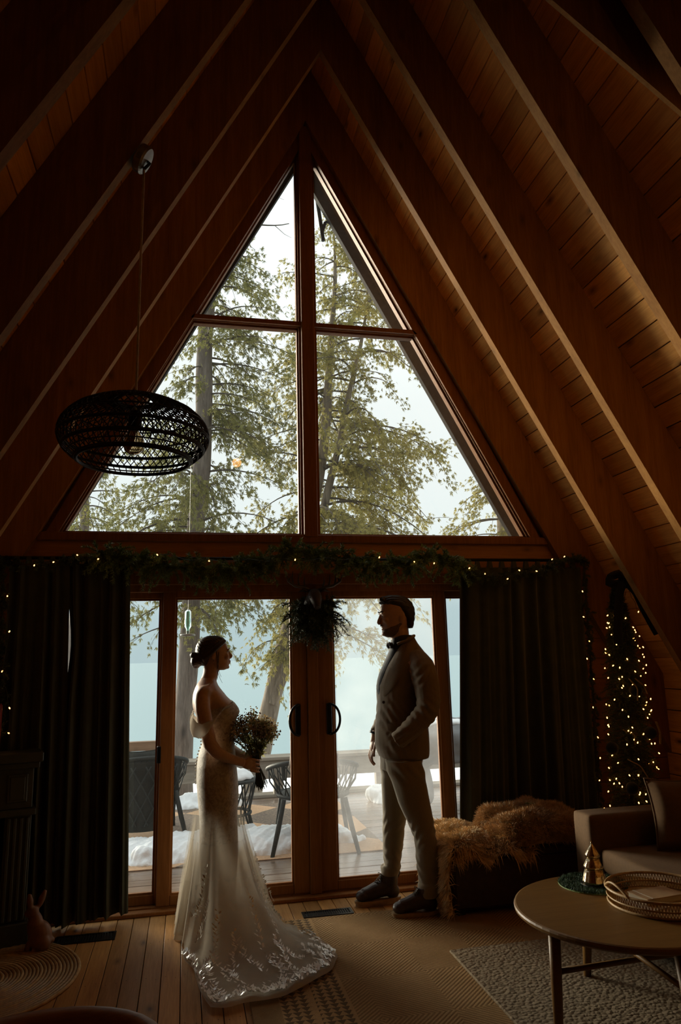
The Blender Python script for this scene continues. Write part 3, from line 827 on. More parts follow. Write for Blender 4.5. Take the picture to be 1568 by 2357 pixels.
for x in (-1.93, -.6, .6, 1.95): MB().cbox(x-.008, x+.008, -.112, -.003, 2.12, 2.15, .002).build('bracket', M['blackmetal'], rod)

# ---- pine greenery: tips are twigs set round with needles
def needles(path_pts, L, r, per, wd=.0026, fwd=.75):
    """needles along a polyline -> (n,3,3)"""
    Q = interp(np.asarray(path_pts), per); T = np.gradient(Q, axis=0); T /= np.linalg.norm(T, axis=1)[:, None]+1e-9
    R_ = r.normal(size=Q.shape); R_ -= T*(R_*T).sum(1)[:, None]; R_ /= np.linalg.norm(R_, axis=1)[:, None]+1e-9
    D = R_+T*fwd*r.uniform(.5, 1.5, (len(Q), 1)); D /= np.linalg.norm(D, axis=1)[:, None]
    S = np.cross(D, r.normal(size=D.shape)); S /= np.linalg.norm(S, axis=1)[:, None]+1e-9
    l = L*r.uniform(.7, 1.2, (len(Q), 1))
    return np.stack([Q-S*wd, Q+S*wd, Q+D*l], 1)
def greens(name, label, cat, centre, tips, tip_len, seed, mat, radius, group=None, per=64, needle=.028, droop=.25, loc=None):
    r = np.random.default_rng(seed); root = thing(name, label, cat, loc or tuple(centre[0]), group)
    C_ = interp(centre, 60); stem = MB(); stem.tube(C_, .006, 6)
    ND = [needles(C_, needle*1.2, r, 1400, fwd=.2)]
    for i in range(tips):
        j = r.integers(0, len(C_)); p = C_[j]+r.normal(scale=.012, size=3)
        t = C_[min(j+1, 59)]-C_[max(j-1, 0)]; t /= np.linalg.norm(t)+1e-9
        d = r.normal(size=3)*np.array([1, .75, 1]); d += t*r.choice([-1, 1])*.6; d[1] = -abs(d[1])*.8 if r.random() < .8 else d[1]*.2
        d /= np.linalg.norm(d); L = tip_len*r.uniform(.6, 1.25)*(radius/.12 if radius < .12 else 1)
        tt = np.linspace(0, 1, 5)[:, None]; P_ = p+tt*d*L; P_[:, 2] += (-droop*L*tt**2)[:, 0]
        P_[:, 1] = np.minimum(P_[:, 1], -.032)
        stem.tube(P_, np.linspace(.0028, .0014, 5), 3, caps=False)
        ND.append(needles(P_, needle, r, per))
    s = stem.build('stems', M['twigi'], root); s['kind'] = 'stuff'
    o = tri_mesh('needles', np.concatenate(ND), mat, root); o['kind'] = 'stuff'
    return root
gp = [(-1.38,-.15,2.16),(-1.2,-.16,2.13),(-.95,-.17,2.075),(-.70,-.18,2.05),(-.5,-.18,2.06),(-.33,-.18,2.10),(-.2,-.17,2.175),(-.05,-.17,2.155),(.12,-.17,2.15),(.3,-.18,2.10),(.5,-.18,2.09),(.7,-.18,2.10),(.84,-.17,2.16),(.96,-.17,2.11),(1.03,-.17,2.04)]
greens('pine_garland', 'thick green pine garland swagged above the doors', 'garland', gp, 620, .115, 5, M['pine'], .12, per=95, needle=.024)
gl_ = [(-2.02,-.16,2.10),(-1.8,-.165,2.085),(-1.6,-.165,2.10),(-1.36,-.165,2.15)]
greens('thin_garland', 'thin dark pine garland over the far left curtain', 'garland', gl_, 60, .06, 6, M['tinsel'], .06, 'thin lit garlands', 40, .022)
gr_ = [(1.02,-.17,2.05),(1.15,-.175,2.015),(1.3,-.175,1.995),(1.45,-.175,2.02),(1.65,-.175,2.06),(1.82,-.17,2.13),(1.98,-.14,2.15)]
greens('thin_garland', 'thin dark pine garland along the top of the wide right curtain', 'garland', gr_, 110, .07, 7, M['tinsel'], .07, 'thin lit garlands', 40, .022)
gv_ = [(2.0,-.13,2.13),(1.985,-.13,1.7),(1.975,-.13,1.2),(1.955,-.13,.8),(1.945,-.13,.35)]
greens('thin_garland', 'thin dark pine garland hanging down the edge of the wide right curtain', 'garland', gv_, 150, .055, 8, M['tinsel'], .06, 'thin lit garlands', 36, .02)
gw_ = [(-1.94,-.16,2.1),(-1.915,-.16,1.7),(-1.90,-.16,1.35),(-1.885,-.16,1.08)]
greens('thin_garland', 'thin dark pine garland hanging down at the left edge of the picture', 'garland', gw_, 130, .07, 9, M['tinsel'], .07, 'thin lit garlands', 36, .02)

bulb_me = MB().ell((0,0,0), (.0037,.0037,.0065), 8, 5).mesh('bulb', True); bulb_me.materials.append(M['bulb'])
def lights(label, pts, name='fairy_lights', loop=None):
    root = thing(name, label, 'string lights', tuple(pts[0]), 'warm fairy lights')
    P_ = np.asarray(pts, float); Q = interp(P_, len(P_)*6)
    Q[:, 1] += .006*np.sin(np.arange(len(Q))*1.9); Q[:, 2] += .010*np.sin(np.arange(len(Q))*1.3)
    MB().tube(Q, .0016, 4).build('wire', M['wire'], root)
    for p in P_:
        o = bpy.data.objects.new('bulb', bulb_me); COL.objects.link(o); o.parent = root
        o.matrix_parent_inverse = Matrix.Translation(-Vector(root.location)); o.location = tuple(p)
        o.rotation_euler = (random.uniform(-1,1), random.uniform(-1,1), 0)
    return root
lights('warm fairy lights strung over the left curtains', [(-1.745,-.215,2.075),(-1.635,-.22,2.095),(-1.50,-.215,2.14),(-1.375,-.22,2.115)])
lights('warm fairy lights tucked into the thick pine garland', [(-1.02,-.245,2.14),(-.70,-.26,2.10),(-.15,-.26,2.11),(.42,-.25,2.13),(.66,-.26,2.10),(.80,-.26,2.09)])
lights('warm fairy lights along the top of the wide right curtain', [(1.06,-.24,2.06),(1.17,-.245,2.02),(1.335,-.245,1.985),(1.43,-.24,2.045),(1.56,-.24,2.04),(1.69,-.235,2.125),(1.79,-.23,2.145)])
lights('warm fairy lights down the edge of the wide right curtain', [(1.925,-.2,1.90),(1.915,-.2,1.72),(1.945,-.195,1.55),(1.915,-.195,1.43),(1.955,-.19,1.29),(1.93,-.19,1.10),(1.945,-.19,.90),(1.93,-.185,.62),(1.945,-.185,.44)])
lights('warm fairy lights down the left edge of the picture', [(-1.885,-.215,1.89),(-1.859,-.22,1.68),(-1.885,-.215,1.45),(-1.83,-.22,1.24),(-1.827,-.215,1.10)])

# ---- deer head over the door post
dh = thing('deer_head', 'dark deer head mount with antlers above the door post', 'wall mount', (0,-.02,1.86))
mb = MB()
mb.tube([(0,-.02,1.80),(0,-.07,1.845),(0,-.11,1.885)], [.075,.062,.05], 14)
mb.tube([(0,-.10,1.90),(0,-.15,1.875),(0,-.20,1.825),(0,-.215,1.80)], [.045,.042,.027,.022], 14)
for s in (-1, 1): mb.ell((s*.024,-.155,1.885), (.014,.012,.012))
link('head', remesh(mb, 'head', .007, 3), M['hide'], dh)
for s in (-1, 1):
    mb = MB(); mb.tube([(s*.035,-.10,1.915),(s*.075,-.10,1.93),(s*.105,-.105,1.915)], [.01,.022,.004], 8, flat=.45); mb.build('ear', M['hide'], dh, smooth=True)
    mb = MB()
    mb.tube([(s*.022,-.10,1.925),(s*.07,-.105,1.945),(s*.13,-.11,1.955),(s*.178,-.12,1.985),(s*.19,-.13,2.03)], [.010,.010,.009,.007,.003], 8)
    for (x, z, X, Z) in ((.06,1.942,.065,2.02),(.10,1.950,.105,2.03),(.14,1.958,.145,2.055),(.172,1.98,.152,2.02)):
        mb.tube([(s*x,-.105,z),(s*(x+X)/2+s*.006,-.112,(z+Z)/2),(s*X,-.115,Z)], [.007,.0065,.002], 6)
    mb.build('antler', M['bark_antler'], dh, smooth=True)
    MB().ell((s*.036,-.158,1.872), (.006,.006,.006)).build('eye', M['blackmetal'], dh, smooth=True)
sw = [(-.10,-.06,1.82),(-.04,-.09,1.74),(0,-.10,1.70),(.05,-.09,1.74),(.10,-.06,1.82)]
greens('pine_swag', 'dark pine swag hung below the deer head on the door post', 'swag', sw, 210, .13, 12, M['tinsel'], .12, per=60, droop=.5)
fs = thing('fir_sprig', 'two fir sprigs sticking out either side of the pine swag', 'sprig', (0,-.06,1.75))
r_ = np.random.default_rng(21); ND = []
for (p, q) in (((-.08,-.1,1.74),(-.235,-.11,1.757)), ((-.16,-.1,1.75),(-.215,-.1,1.72)), ((-.16,-.1,1.75),(-.19,-.1,1.785)), ((.10,-.1,1.72),(.20,-.1,1.735)), ((.1,-.1,1.83),(.185,-.1,1.80)), ((.1,-.1,1.835),(.175,-.1,1.85)), ((.1,-.1,1.79),(.16,-.1,1.77))):
    MB().tube([p, q], [.003,.0015], 5).build('stem', M['twigi'], fs); ND.append(needles([p, ((p[0]+q[0])/2, p[1], (p[2]+q[2])/2+.004), q], .012, r_, 150, .0016, .7))
o = tri_mesh('needles', np.concatenate(ND), M['tinsel'], fs); o['kind'] = 'stuff'

# ---- Christmas tree in the right corner
cx, cy = 2.06, -.36
ct = thing('christmas_tree', 'slim lit Christmas tree beside the wide right curtain', 'tree', (cx, cy, 0))
MB().tube([(cx,cy,0),(cx,cy,1),(cx+.03,cy,1.93)], [.022,.018,.006], 8).build('trunk', M['twigi'], ct, smooth=True)
MB().lathe([(.001,0),(.13,0),(.135,.03),(.11,.16),(.10,.17),(.001,.17)], 18, (cx,cy,0)).build('pot', M['black'], ct, smooth=True)
r_ = np.random.default_rng(44); bm_ = MB(); ND = []
def ct_r(z): return np.interp(z, [.2,.45,.8,1.1,1.3,1.5,1.75,1.95], [.235,.215,.19,.165,.155,.135,.085,.02])
for i in range(520):
    z = .22+1.7*(i+.5)/520; a = i*2.39996; R_ = ct_r(z)*r_.uniform(.7, 1.08); p0 = np.array([cx+.03*z/1.95, cy, z])
    d = np.array([math.cos(a), .8*math.sin(a), .15]); t = np.linspace(0, 1, 5)[:, None]
    P_ = p0+t*d*R_; P_[:, 2] -= (.35*R_*t**2)[:, 0]
    bm_.tube(P_, np.linspace(.0035, .0015, 5), 3, caps=False); ND.append(needles(P_, .022, r_, 60, .0018))
    for s in (-1, 1):
        Q0 = P_[2]; e = np.array([math.cos(a+s*.8), .8*math.sin(a+s*.8), 0])*R_*.4; ND.append(needles([Q0, Q0+e*.5, Q0+e-[0,0,.01]], .02, r_, 26, .0018))
o = bm_.build('branches', M['twigi'], ct); o['kind'] = 'stuff'
o = tri_mesh('needles', np.concatenate(ND), M['tinsel'], ct); o['kind'] = 'stuff'
lt_pts = []
for i in range(118):
    z = .36+1.36*((i+.5)/118)**1.05; a = r_.uniform(PI*.9, 2.1*PI); R_ = ct_r(z)*r_.uniform(.75, 1.1)
    lt_pts.append((cx+.03*z/1.95+R_*math.cos(a), cy+.8*R_*math.sin(a), z+r_.uniform(-.02,.02)))
for p in ((2.17,-.38,1.90),(2.23,-.38,1.74)): lt_pts.append(p)
lights('warm fairy lights wound round the Christmas tree', lt_pts)
for k, (a, z) in enumerate(((4.2,.62),(5.2,.95),(3.6,.86),(4.75,1.22),(4.4,.42))):
    bb = MB().ell((cx+ct_r(z)*math.cos(a), cy+.8*ct_r(z)*math.sin(a)-.01, z), (.04,.04,.04), 16, 10).build('bauble', M['black'], smooth=True)
    tag(bb, ['black bauble low in the middle of the Christmas tree', 'black bauble on the right half of the Christmas tree', 'black bauble at the left edge of the Christmas tree', 'uppermost black bauble on the Christmas tree', 'lowest black bauble on the Christmas tree'][k], 'bauble', 'black baubles on the Christmas tree')
for k, pts in enumerate((((1.99,-.55,1.30),(2.04,-.56,1.24),(2.03,-.56,1.16)), ((2.03,-.56,1.30),(2.09,-.56,1.25),(2.12,-.54,1.20)), ((1.93,-.52,.98),(1.99,-.55,.95),(1.98,-.56,.89)), ((1.93,-.54,.80),(2.0,-.565,.76),(2.04,-.57,.69)), ((2.17,-.53,1.02),(2.21,-.5,.95),(2.19,-.52,.88)), ((2.0,-.57,.50),(2.06,-.58,.49),(2.06,-.58,.38)))):
    MB().tube(interp(pts, 8), .007, 6, flat=.5).build('ribbon_tie', M['twine'], ct, smooth=True)
# the black bow at its top
bw_ = thing('ribbon_bow', 'large black velvet bow with long tails on top of the Christmas tree', 'bow', (2.05,-.50,1.93))
def ribbon(name, pts, wd, par):
    P_ = interp(pts, 16); V = np.zeros((16, 5, 3))
    T_ = np.gradient(P_, axis=0); T_ /= np.linalg.norm(T_, axis=1)[:, None]
    S_ = np.cross(T_, np.array([0,-1.,0])); S_ /= np.linalg.norm(S_, axis=1)[:, None]+1e-9
    for k in range(5):
        c_ = (k/4-.5); V[:, k] = P_+S_*wd*c_; V[:, k, 1] -= .012*(1-4*c_*c_)
    mb = MB(); mb.grid(V); V2 = V.copy(); V2[:, :, 1] += .004; mb.grid(V2[::-1]); return mb.build(name, M['black'], par, smooth=True)
ribbon('loop', [(2.05,-.52,1.94),(1.99,-.56,1.985),(1.935,-.55,1.965),(1.93,-.52,1.93),(1.99,-.50,1.92),(2.05,-.51,1.93)], .055, bw_)
ribbon('loop', [(2.05,-.52,1.94),(2.09,-.56,1.98),(2.135,-.55,1.95),(2.13,-.52,1.915),(2.09,-.50,1.915),(2.05,-.51,1.93)], .055, bw_)
ribbon('tail', [(2.04,-.53,1.935),(1.985,-.56,1.87),(1.955,-.565,1.74),(1.935,-.57,1.62),(1.925,-.575,1.52)], .062, bw_)
ribbon('tail', [(2.06,-.53,1.935),(2.10,-.57,1.86),(2.135,-.575,1.76),(2.18,-.58,1.66),(2.215,-.585,1.585)], .062, bw_)
MB().ell((2.05,-.535,1.935), (.024,.02,.026)).build('knot', M['black'], bw_, smooth=True)

# ---- pendant lamp: woven black globe on a cord
M['wicker'] = plain('black_wicker', (.012,.010,.009), .6, var=.4, scale=80)
lx, ly, lz = -1.043, -2.05, 2.345
pe = thing('pendant_lamp', 'black woven rattan pendant lamp hanging from the left rafters', 'lamp', (lx, ly, lz))
a_r, c_r = .285, .15
def wp(t, ph): return (lx+a_r*math.sin(t)*math.cos(ph), ly+a_r*math.sin(t)*math.sin(ph), lz+c_r*math.cos(t))
T0, T1 = .25, 2.28
mb = MB(); nst = 64
for k in range(nst):
    for sg in (-1, 1):
        ph0 = 2*PI*k/nst+(0 if sg > 0 else PI/nst)
        pts = [wp(T0+(1.62-T0)*q/11, ph0+sg*(.55*q/11)) for q in range(12)]+[wp(1.62+.33*(q+1)/4, ph0+sg*.55+sg*.03*q) for q in range(4)]
        mb.tube(pts, .0025, 3, caps=False)
    ph0 = 2*PI*k/nst
    mb.tube([wp(1.93+(T1-1.93)*q/5, ph0+.01*math.sin(k*3.)) for q in range(6)], .0024, 3, caps=False)
o = mb.build('strands', M['wicker'], pe); o['kind'] = 'stuff'
for t, r in ((T0,.006),(T0+.05,.005),(.62,.003),(.95,.0035),(1.3,.0035),(1.62,.004),(1.66,.0035),(1.93,.0045),(1.97,.004),(2.12,.003),(T1-.02,.005),(T1+.03,.006)):
    MB().tube([wp(t, 2*PI*k/48) for k in range(48)], r, 5, closed=True).build('hoop', M['wicker'], pe, smooth=True)
MB().tube([(lx, ly, lz+.06), (lx, ly, lz+c_r+.05), (lx+.0, ly, 3.53)], .0055, 6).build('cord', plain('pale_cord', (.62,.54,.42), .6), pe, smooth=True)
MB().lathe([(.022,.10),(.026,.09),(.026,.035),(.018,.028),(.001,.028)], 16, (lx,ly,lz)).build('lamp_holder', M['blackmetal'], pe, smooth=True)
m, nt, b = newmat('lamp_bulb_glass'); b.inputs['Base Color'].default_value = (.75,.52,.28,1); b.inputs['Roughness'].default_value = .05; b.inputs['Transmission Weight'].default_value = .92; b.inputs['IOR'].default_value = 1.12
MB().lathe([(.014,.03),(.018,.015),(.036,-.01),(.042,-.035),(.036,-.06),(.018,-.074),(.001,-.077)], 20, (lx,ly,lz)).build('light_bulb', m, pe, smooth=True)
MB().tube([(lx-.11,ly,lz+.135),(lx,ly,lz+.06),(lx+.11,ly,lz+.135)], .0035, 5).build('spider', M['blackmetal'], pe)
# canopy on the slanting rafter edge
nrm = Vector((NX, 0, -NZ)); cp = Vector((-1.063, -2.05, 3.575)); q_ = Vector((0,0,1)).rotation_difference(nrm)
mb = MB(); mb.lathe([(.001,-.002),(.058,-.002),(.060,.006),(.060,.028),(.054,.036),(.001,.038)], 28)
V_ = [np.array([tuple(q_ @ Vector(p)+cp) for p in a]) for a in mb.v]; mb.v = V_; mb.build('ceiling_canopy', M['steel'], pe, smooth=False)
mb = MB(); mb.tube([tuple(cp+nrm*.036), tuple(cp+nrm*.05), (lx, ly, 3.52)], .007, 8); mb.build('cord_grip', M['blackmetal'], pe)

# thin board added under the right slope to darken the upper right corner
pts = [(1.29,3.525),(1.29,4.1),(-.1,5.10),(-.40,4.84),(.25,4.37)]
MB().prism(pts, -2.62, -2.60).build('dark_diagonal', M['rafter'], bpy.data.objects['ceiling'])

# ---- floor vents
def floorvent(label, x0, x1, y0, y1, n):
    root = thing('floor_vent', label, 'vent', ((x0+x1)/2, (y0+y1)/2, 0), 'floor vents')
    f_ = MB(); w_ = .016; zt = .005
    for (a, b2, c, d) in ((x0,x1,y0,y0+w_),(x0,x1,y1-w_,y1),(x0,x0+w_,y0+w_,y1-w_),(x1-w_,x1,y0+w_,y1-w_)): f_.box(a, b2, c, d, .0005, zt)
    f_.build('frame', M['vent'], root)
    MB().box(x0+w_, x1-w_, y0+w_, y1-w_, .0004, .0012).build('backing', M['under'], root)
    for k in range(1, n):
        x = x0+w_+(x1-x0-2*w_)*k/n; MB().box(x-.0028, x+.0028, y0+w_, y1-w_, .0012, zt-.0005).build('slat', M['vent'], root)
floorvent('dark metal floor vent at the centre in front of the doors', -.135, .165, -.335, -.235, 20)
floorvent('dark metal floor vent in front of the left curtains', -1.505, -1.185, -.36, -.235, 20)

# ---- rugs
def rugmat(name, build, rough=.95, hb=None):
    m, nt, b = newmat(name); tc = N(nt, 'ShaderNodeTexCoord'); sx = N(nt, 'ShaderNodeSeparateXYZ'); nt.links.new(tc.outputs['Object'], sx.inputs[0])
    def mt(op, a, b_=None):
        n = N(nt, 'ShaderNodeMath', operation=op)
        for i, v in enumerate((a, b_)):
            if v is None: continue
            if isinstance(v, (int, float)): n.inputs[i].default_value = v
            else: nt.links.new(v, n.inputs[i])
        return n.outputs[0]
    c, h = build(nt, tc.outputs['Object'], sx.outputs[0], sx.outputs[1], mt)
    nt.links.new(c, b.inputs['Base Color']); b.inputs['Roughness'].default_value = rough; b.inputs['Specular IOR Level'].default_value = .1
    if h is not None: bump(nt, b, h, .7, .004)
    return m
def jute(nt, o, X, Y, mt):
    fx = mt('FRACT', mt('DIVIDE', mt('ADD', X, 2.0), .042)); fy = mt('FRACT', mt('DIVIDE', mt('ADD', Y, 5.0), .037))
    tri = mt('LESS_THAN', mt('MULTIPLY', mt('ABSOLUTE', mt('SUBTRACT', fx, .5)), 2.0), fy)
    band = mt('MULTIPLY', mt('GREATER_THAN', X, -.405), mt('LESS_THAN', X, -.115))
    gap = mt('GREATER_THAN', mt('ABSOLUTE', mt('ADD', X, .262)), .012)
    tri = mt('MULTIPLY', mt('MULTIPLY', tri, band), gap)
    zx = mt('ABSOLUTE', mt('SUBTRACT', mt('FRACT', mt('DIVIDE', X, .62)), .5)); zx = mt('MULTIPLY', zx, .62)
    zy = mt('ABSOLUTE', mt('SUBTRACT', mt('FRACT', mt('DIVIDE', Y, .8)), .5)); zy = mt('MULTIPLY', zy, .8)
    st = mt('SINE', mt('MULTIPLY', mt('ADD', zx, zy), 260.0))
    st = mt('MULTIPLY', mt('ADD', mt('MULTIPLY', st, .5), .5), mt('GREATER_THAN', X, -.10))
    wv = noise(nt, o, 260, 2); big = noise(nt, o, 7, 3)
    base = ramp(nt, wv, [(.3, (.27,.155,.062)), (.7, (.47,.295,.135))])
    base = mixc(nt, .35, base, ramp(nt, big, [(.3, (.27,.16,.064)), (.7, (.46,.29,.14))]))
    c = mixc(nt, mt('MULTIPLY', st, .62), base, (.10,.052,.02)); c = mixc(nt, mt('MULTIPLY', tri, .85), c, (.075,.05,.028))
    edge = mt('LESS_THAN', X, -.405); c = mixc(nt, mt('MULTIPLY', edge, .5), c, (.15,.10,.045))
    return c, mt('ADD', wv, mt('MULTIPLY', st, .45))
o = MB().cbox(-.53, 1.62, -2.9, -.36, .0008, .009, .003).build('jute_rug', rugmat('woven_jute', jute)); tag(o, 'large brown jute rug with triangle bands under the train of the dress', 'rug')
def cream(nt, o, X, Y, mt):
    vo = N(nt, 'ShaderNodeTexVoronoi'); vo.inputs['Scale'].default_value = 52; nt.links.new(o, vo.inputs['Vector'])
    wv = noise(nt, o, 120, 3)
    zig = mt('SINE', mt('MULTIPLY', mt('ADD', Y, mt('MULTIPLY', mt('ABSOLUTE', mt('SUBTRACT', mt('FRACT', mt('DIVIDE', X, .14)), .5)), .12)), 70.0))
    c = ramp(nt, wv, [(.3, (.20,.15,.095)), (.7, (.33,.26,.175))])
    inner = mt('LESS_THAN', Y, -1.13)
    pat = mt('MULTIPLY', mt('GREATER_THAN', mt('ADD', zig, mt('MULTIPLY', vo.outputs['Distance'], 18.0)), .75), inner)
    c = mixc(nt, mt('MULTIPLY', pat, .34), c, (.16,.12,.08))
    return c, mt('ADD', mt('MULTIPLY', wv, .6), mt('MULTIPLY', vo.outputs['Distance'], -1.8))
o = MB().cbox(.495, 1.9, -2.95, -1.038, .0095, .022, .004).build('cream_rug', rugmat('tufted_wool', cream)); tag(o, 'cream tufted rug lying under the round coffee table', 'rug')
rr = thing('round_rug', 'round braided jute rug at the lower left in front of the mantel', 'rug', (-1.77, -.76, 0))
for k in range(26):
    s = 1-k/26.0; pts = [(-1.77+.45*s*math.cos(t), -.75+.485*s*math.sin(t), .007+.001*math.sin(t*40+k)) for t in np.linspace(0, 2*PI, 56, endpoint=False)]
    MB().tube(pts, .0092, 5, closed=True).build('braid', M['rattanl'] if k % 5 else M['twine'], rr, smooth=True)

# ---- mantel of the fireplace at the left edge, turned towards the room
M['mantel'] = plain('dark_green_paint', (.05,.056,.042), .5, var=.15)
mt_ = thing('fireplace_mantel', 'dark green painted mantel with fluted pilaster at the left edge', 'mantel', (-1.93, -.33, 0))
rzm = math.radians(16); cM, sM = math.cos(rzm), math.sin(rzm); ox_, oy_ = -1.66, -.30
def mbx(name, x0, x1, y0, y1, z0, z1, par=None, b=.004, mat='mantel'):
    mb = MB(); mb.cbox(x0, x1, y0, y1, z0, z1, b); mb.v = [np.c_[ox_+a[:,0]*cM-a[:,1]*sM, oy_+a[:,0]*sM+a[:,1]*cM, a[:,2]] for a in mb.v]
    return mb.build(name, M[mat], par or mt_)
mbx('shelf', -.75, .04, -.06, .16, .95, 1.0)
mbx('crown', -.75, .025, -.04, .16, .915, .95)
mbx('frieze', -.75, 0, 0, .16, .70, .915)
pn = mbx('raised_panel', -.135, -.03, -.012, .0, .735, .885); mbx('panel_field', -.12, -.045, -.018, -.012, .75, .87, pn, .002)
mbx('architrave', -.75, .018, -.028, .16, .665, .70)
mbx('pilaster', -.135, -.0, 0, .16, .12, .665)
for k in range(4): mbx('flute', -.125+.032*k, -.107+.032*k, -.012, 0, .13, .655, None, .004)
mbx('plinth', -.16, .015, -.03, .16, 0, .12)
mbx('firebox', -.75, -.16, .06, .16, 0, .665, None, .004, 'under')
rb = thing('red_candle', 'dark red pillar candle standing on the mantel', 'candle', (-1.88, -.34, 1.0))
mb = MB(); mb.lathe([(.001,1.0005),(.04,1.0005),(.042,1.02),(.041,1.26),(.036,1.272),(.012,1.268),(.001,1.262)], 20, (-1.885,-.33,0)); mb.build('wax', plain('red_wax', (.22,.02,.012), .45), rb, smooth=True)
MB().tube([(-1.885,-.33,1.26),(-1.885,-.33,1.285)], .0015, 5).build('wick', M['blackmetal'], rb)

# ---- wooden rabbit sitting in front of the mantel
M['terra'] = plain('carved_brown_wood', (.20,.085,.035), .55, var=.3, scale=18)
mb = MB(); rx, ry = -1.575, -.41
mb.ell((rx+.012, ry, .075), (.062,.05,.075), 16, 10); mb.ell((rx-.015, ry, .125), (.042,.036,.07), 14, 10); mb.ell((rx-.032, ry, .195), (.034,.028,.033), 14, 10)
mb.ell((rx-.056, ry, .188), (.018,.017,.017)); mb.ell((rx+.03, ry-.03, .045), (.045,.03,.045)); mb.ell((rx+.03, ry+.03, .045), (.045,.03,.045)); mb.ell((rx+.07, ry, .05), (.018,.018,.018))
for s in (-1, 1):
    mb.tube([(rx-.035, ry+s*.016, .05), (rx-.048, ry+s*.018, .012)], [.018,.015], 10); mb.tube([(rx-.02, ry+s*.03, .012), (rx+.03, ry+s*.034, .012)], .013, 10)
    mb.tube([(rx-.022+.02*s, ry+s*.014, .215), (rx-.018+.026*s, ry+s*.02, .25), (rx-.012+.036*s, ry+s*.024, .29)], [.012,.019,.010], 10)
me = remesh(mb, 'rabbit_figure', .0055, 3, lambda co, no: np.c_[co[:,0], co[:,1], np.maximum(co[:,2], .0005)])
o = link('rabbit_figure', me, M['terra']); tag(o, 'brown wooden rabbit figure sitting on the floor by the mantel', 'figurine')

# ---- wooden chair at the bottom left, only its bowed top rail in the picture
M['chairw'] = wood('chair_wood', (.16,.07,.025), (.24,.105,.04), (.30,.14,.055), 'x', knots=.05, rough=.4)
ch = thing('wooden_chair', 'brown wooden chair whose bowed top rail shows at the bottom left', 'chair', (-1.2,-2.45,0))
th = np.linspace(-.06, 1.12, 20); P_ = [(-1.19+.30*math.cos(PI*t), -2.72+.20*math.sin(PI*t)+.09, .488+.012*math.sin(PI*t)) for t in th]
P_ = [(x, y, z) for x, y, z in P_]
MB().tube(P_, [.022]+[.03]*18+[.022], 12).build('top_rail', M['chairw'], ch, smooth=True)
MB().lathe([(.001,.315),(.23,.315),(.245,.33),(.23,.345),(.001,.345)], 24, (-1.19,-2.72,0)).build('seat', M['chairw'], ch, smooth=True)
for k in range(7):
    t = PI*(.06+.88*k/6); MB().tube([(-1.19+.215*math.cos(t), -2.70+.15*math.sin(t), .345), (-1.19+.30*math.cos(t), -2.63+.20*math.sin(t), .475)], .009, 8).build('spindle', M['chairw'], ch, smooth=True)
for sx_ in (-1, 1):
    for sy_ in (-1, 1): MB().tube([(-1.19+sx_*.14, -2.72+sy_*.14, .318), (-1.19+sx_*.19, -2.72+sy_*.19, 0.0)], [.02,.014], 10).build('leg', M['chairw'], ch, smooth=True)

# ---- leather bench with sheepskin and a furry throw
M['leather'] = plain('dark_brown_leather', (.045,.022,.013), .5, var=.25, scale=25, bstr=.3)
M['fur1'] = plain('tan_long_fur', (.76,.53,.29), .9, var=.35, scale=26)
M['fur2'] = plain('brown_plush_fur', (.56,.37,.20), .9, var=.35, scale=26)
be = thing('leather_bench', 'low dark leather bench behind the man, half covered with fur throws', 'bench', (1.17,-.37,0))
MB().cbox(.70, 1.68, -.59, -.14, .035, .355, .018).build('body', M['leather'], be)
MB().cbox(.705, 1.675, -.595, -.135, .30, .306, .002).build('lid_seam', M['under'], be)
for x in (.75, 1.62):
    for y in (-.54, -.19): MB().cbox(x-.025, x+.025, y-.025, y+.025, 0, .04, .004).build('foot', M['black'], be)
def fur_on(name, V, F_area_pts, nstr, L, mat, par, seed, down=.5, comb=(0,0,0), wd=.0022):
    """strands of three segments rooted on random points of the surface grid V (m,n,3)"""
    r = np.random.default_rng(seed); m_, n_ = V.shape[:2]
    i = r.uniform(0, m_-1.001, nstr); k = r.uniform(0, n_-1.001, nstr); i0 = i.astype(int); k0 = k.astype(int); a = (i-i0)[:, None]; b = (k-k0)[:, None]
    A, B, C_, D = V[i0, k0], V[i0+1, k0], V[i0, k0+1], V[i0+1, k0+1]
    P_ = A*(1-a)*(1-b)+B*a*(1-b)+C_*(1-a)*b+D*a*b
    nr = np.cross(B-A, C_-A); nr /= np.linalg.norm(nr, axis=1)[:, None]+1e-9
    ctr = np.c_[P_[:,0], np.full(nstr,-.5), np.full(nstr,.45)] if F_area_pts == 'axis' else np.asarray(F_area_pts)
    nr *= np.sign(((P_-ctr)*nr).sum(1))[:, None]
    clump = np.sin(P_*[43, 39, 41]).sum(1)[:, None]*.35
    d = nr*.8+np.asarray(comb)+r.normal(scale=.38, size=nr.shape)+np.c_[np.sin(P_[:,0]*37+P_[:,1]*29), np.cos(P_[:,1]*33+P_[:,0]*21), np.sin(P_[:,2]*35)*.3]*.4
    d /= np.linalg.norm(d, axis=1)[:, None]; l = L*r.uniform(.55, 1.2, (nstr, 1))*(1+.3*clump)
    s = np.cross(d, r.normal(size=d.shape)); s /= np.linalg.norm(s, axis=1)[:, None]+1e-9
    g = np.array([0,0,-1.])*l*down
    p1 = P_+d*l*.5+g*.15; p2 = P_+d*l+g*.7
    p1 = np.maximum(p1, [-9,-9,.002]); p2 = np.maximum(p2, [-9,-9,.0015])
    Q = np.stack([P_-s*wd, P_+s*wd, p1+s*wd*.8, p1-s*wd*.8], 1); Tt = np.stack([p1-s*wd*.8, p1+s*wd*.8, p2+s*wd*.1, p2-s*wd*.1], 1)
    o = tri_mesh(name, np.concatenate([Q, Tt]), mat, par, 4); o['kind'] = 'stuff'; return o
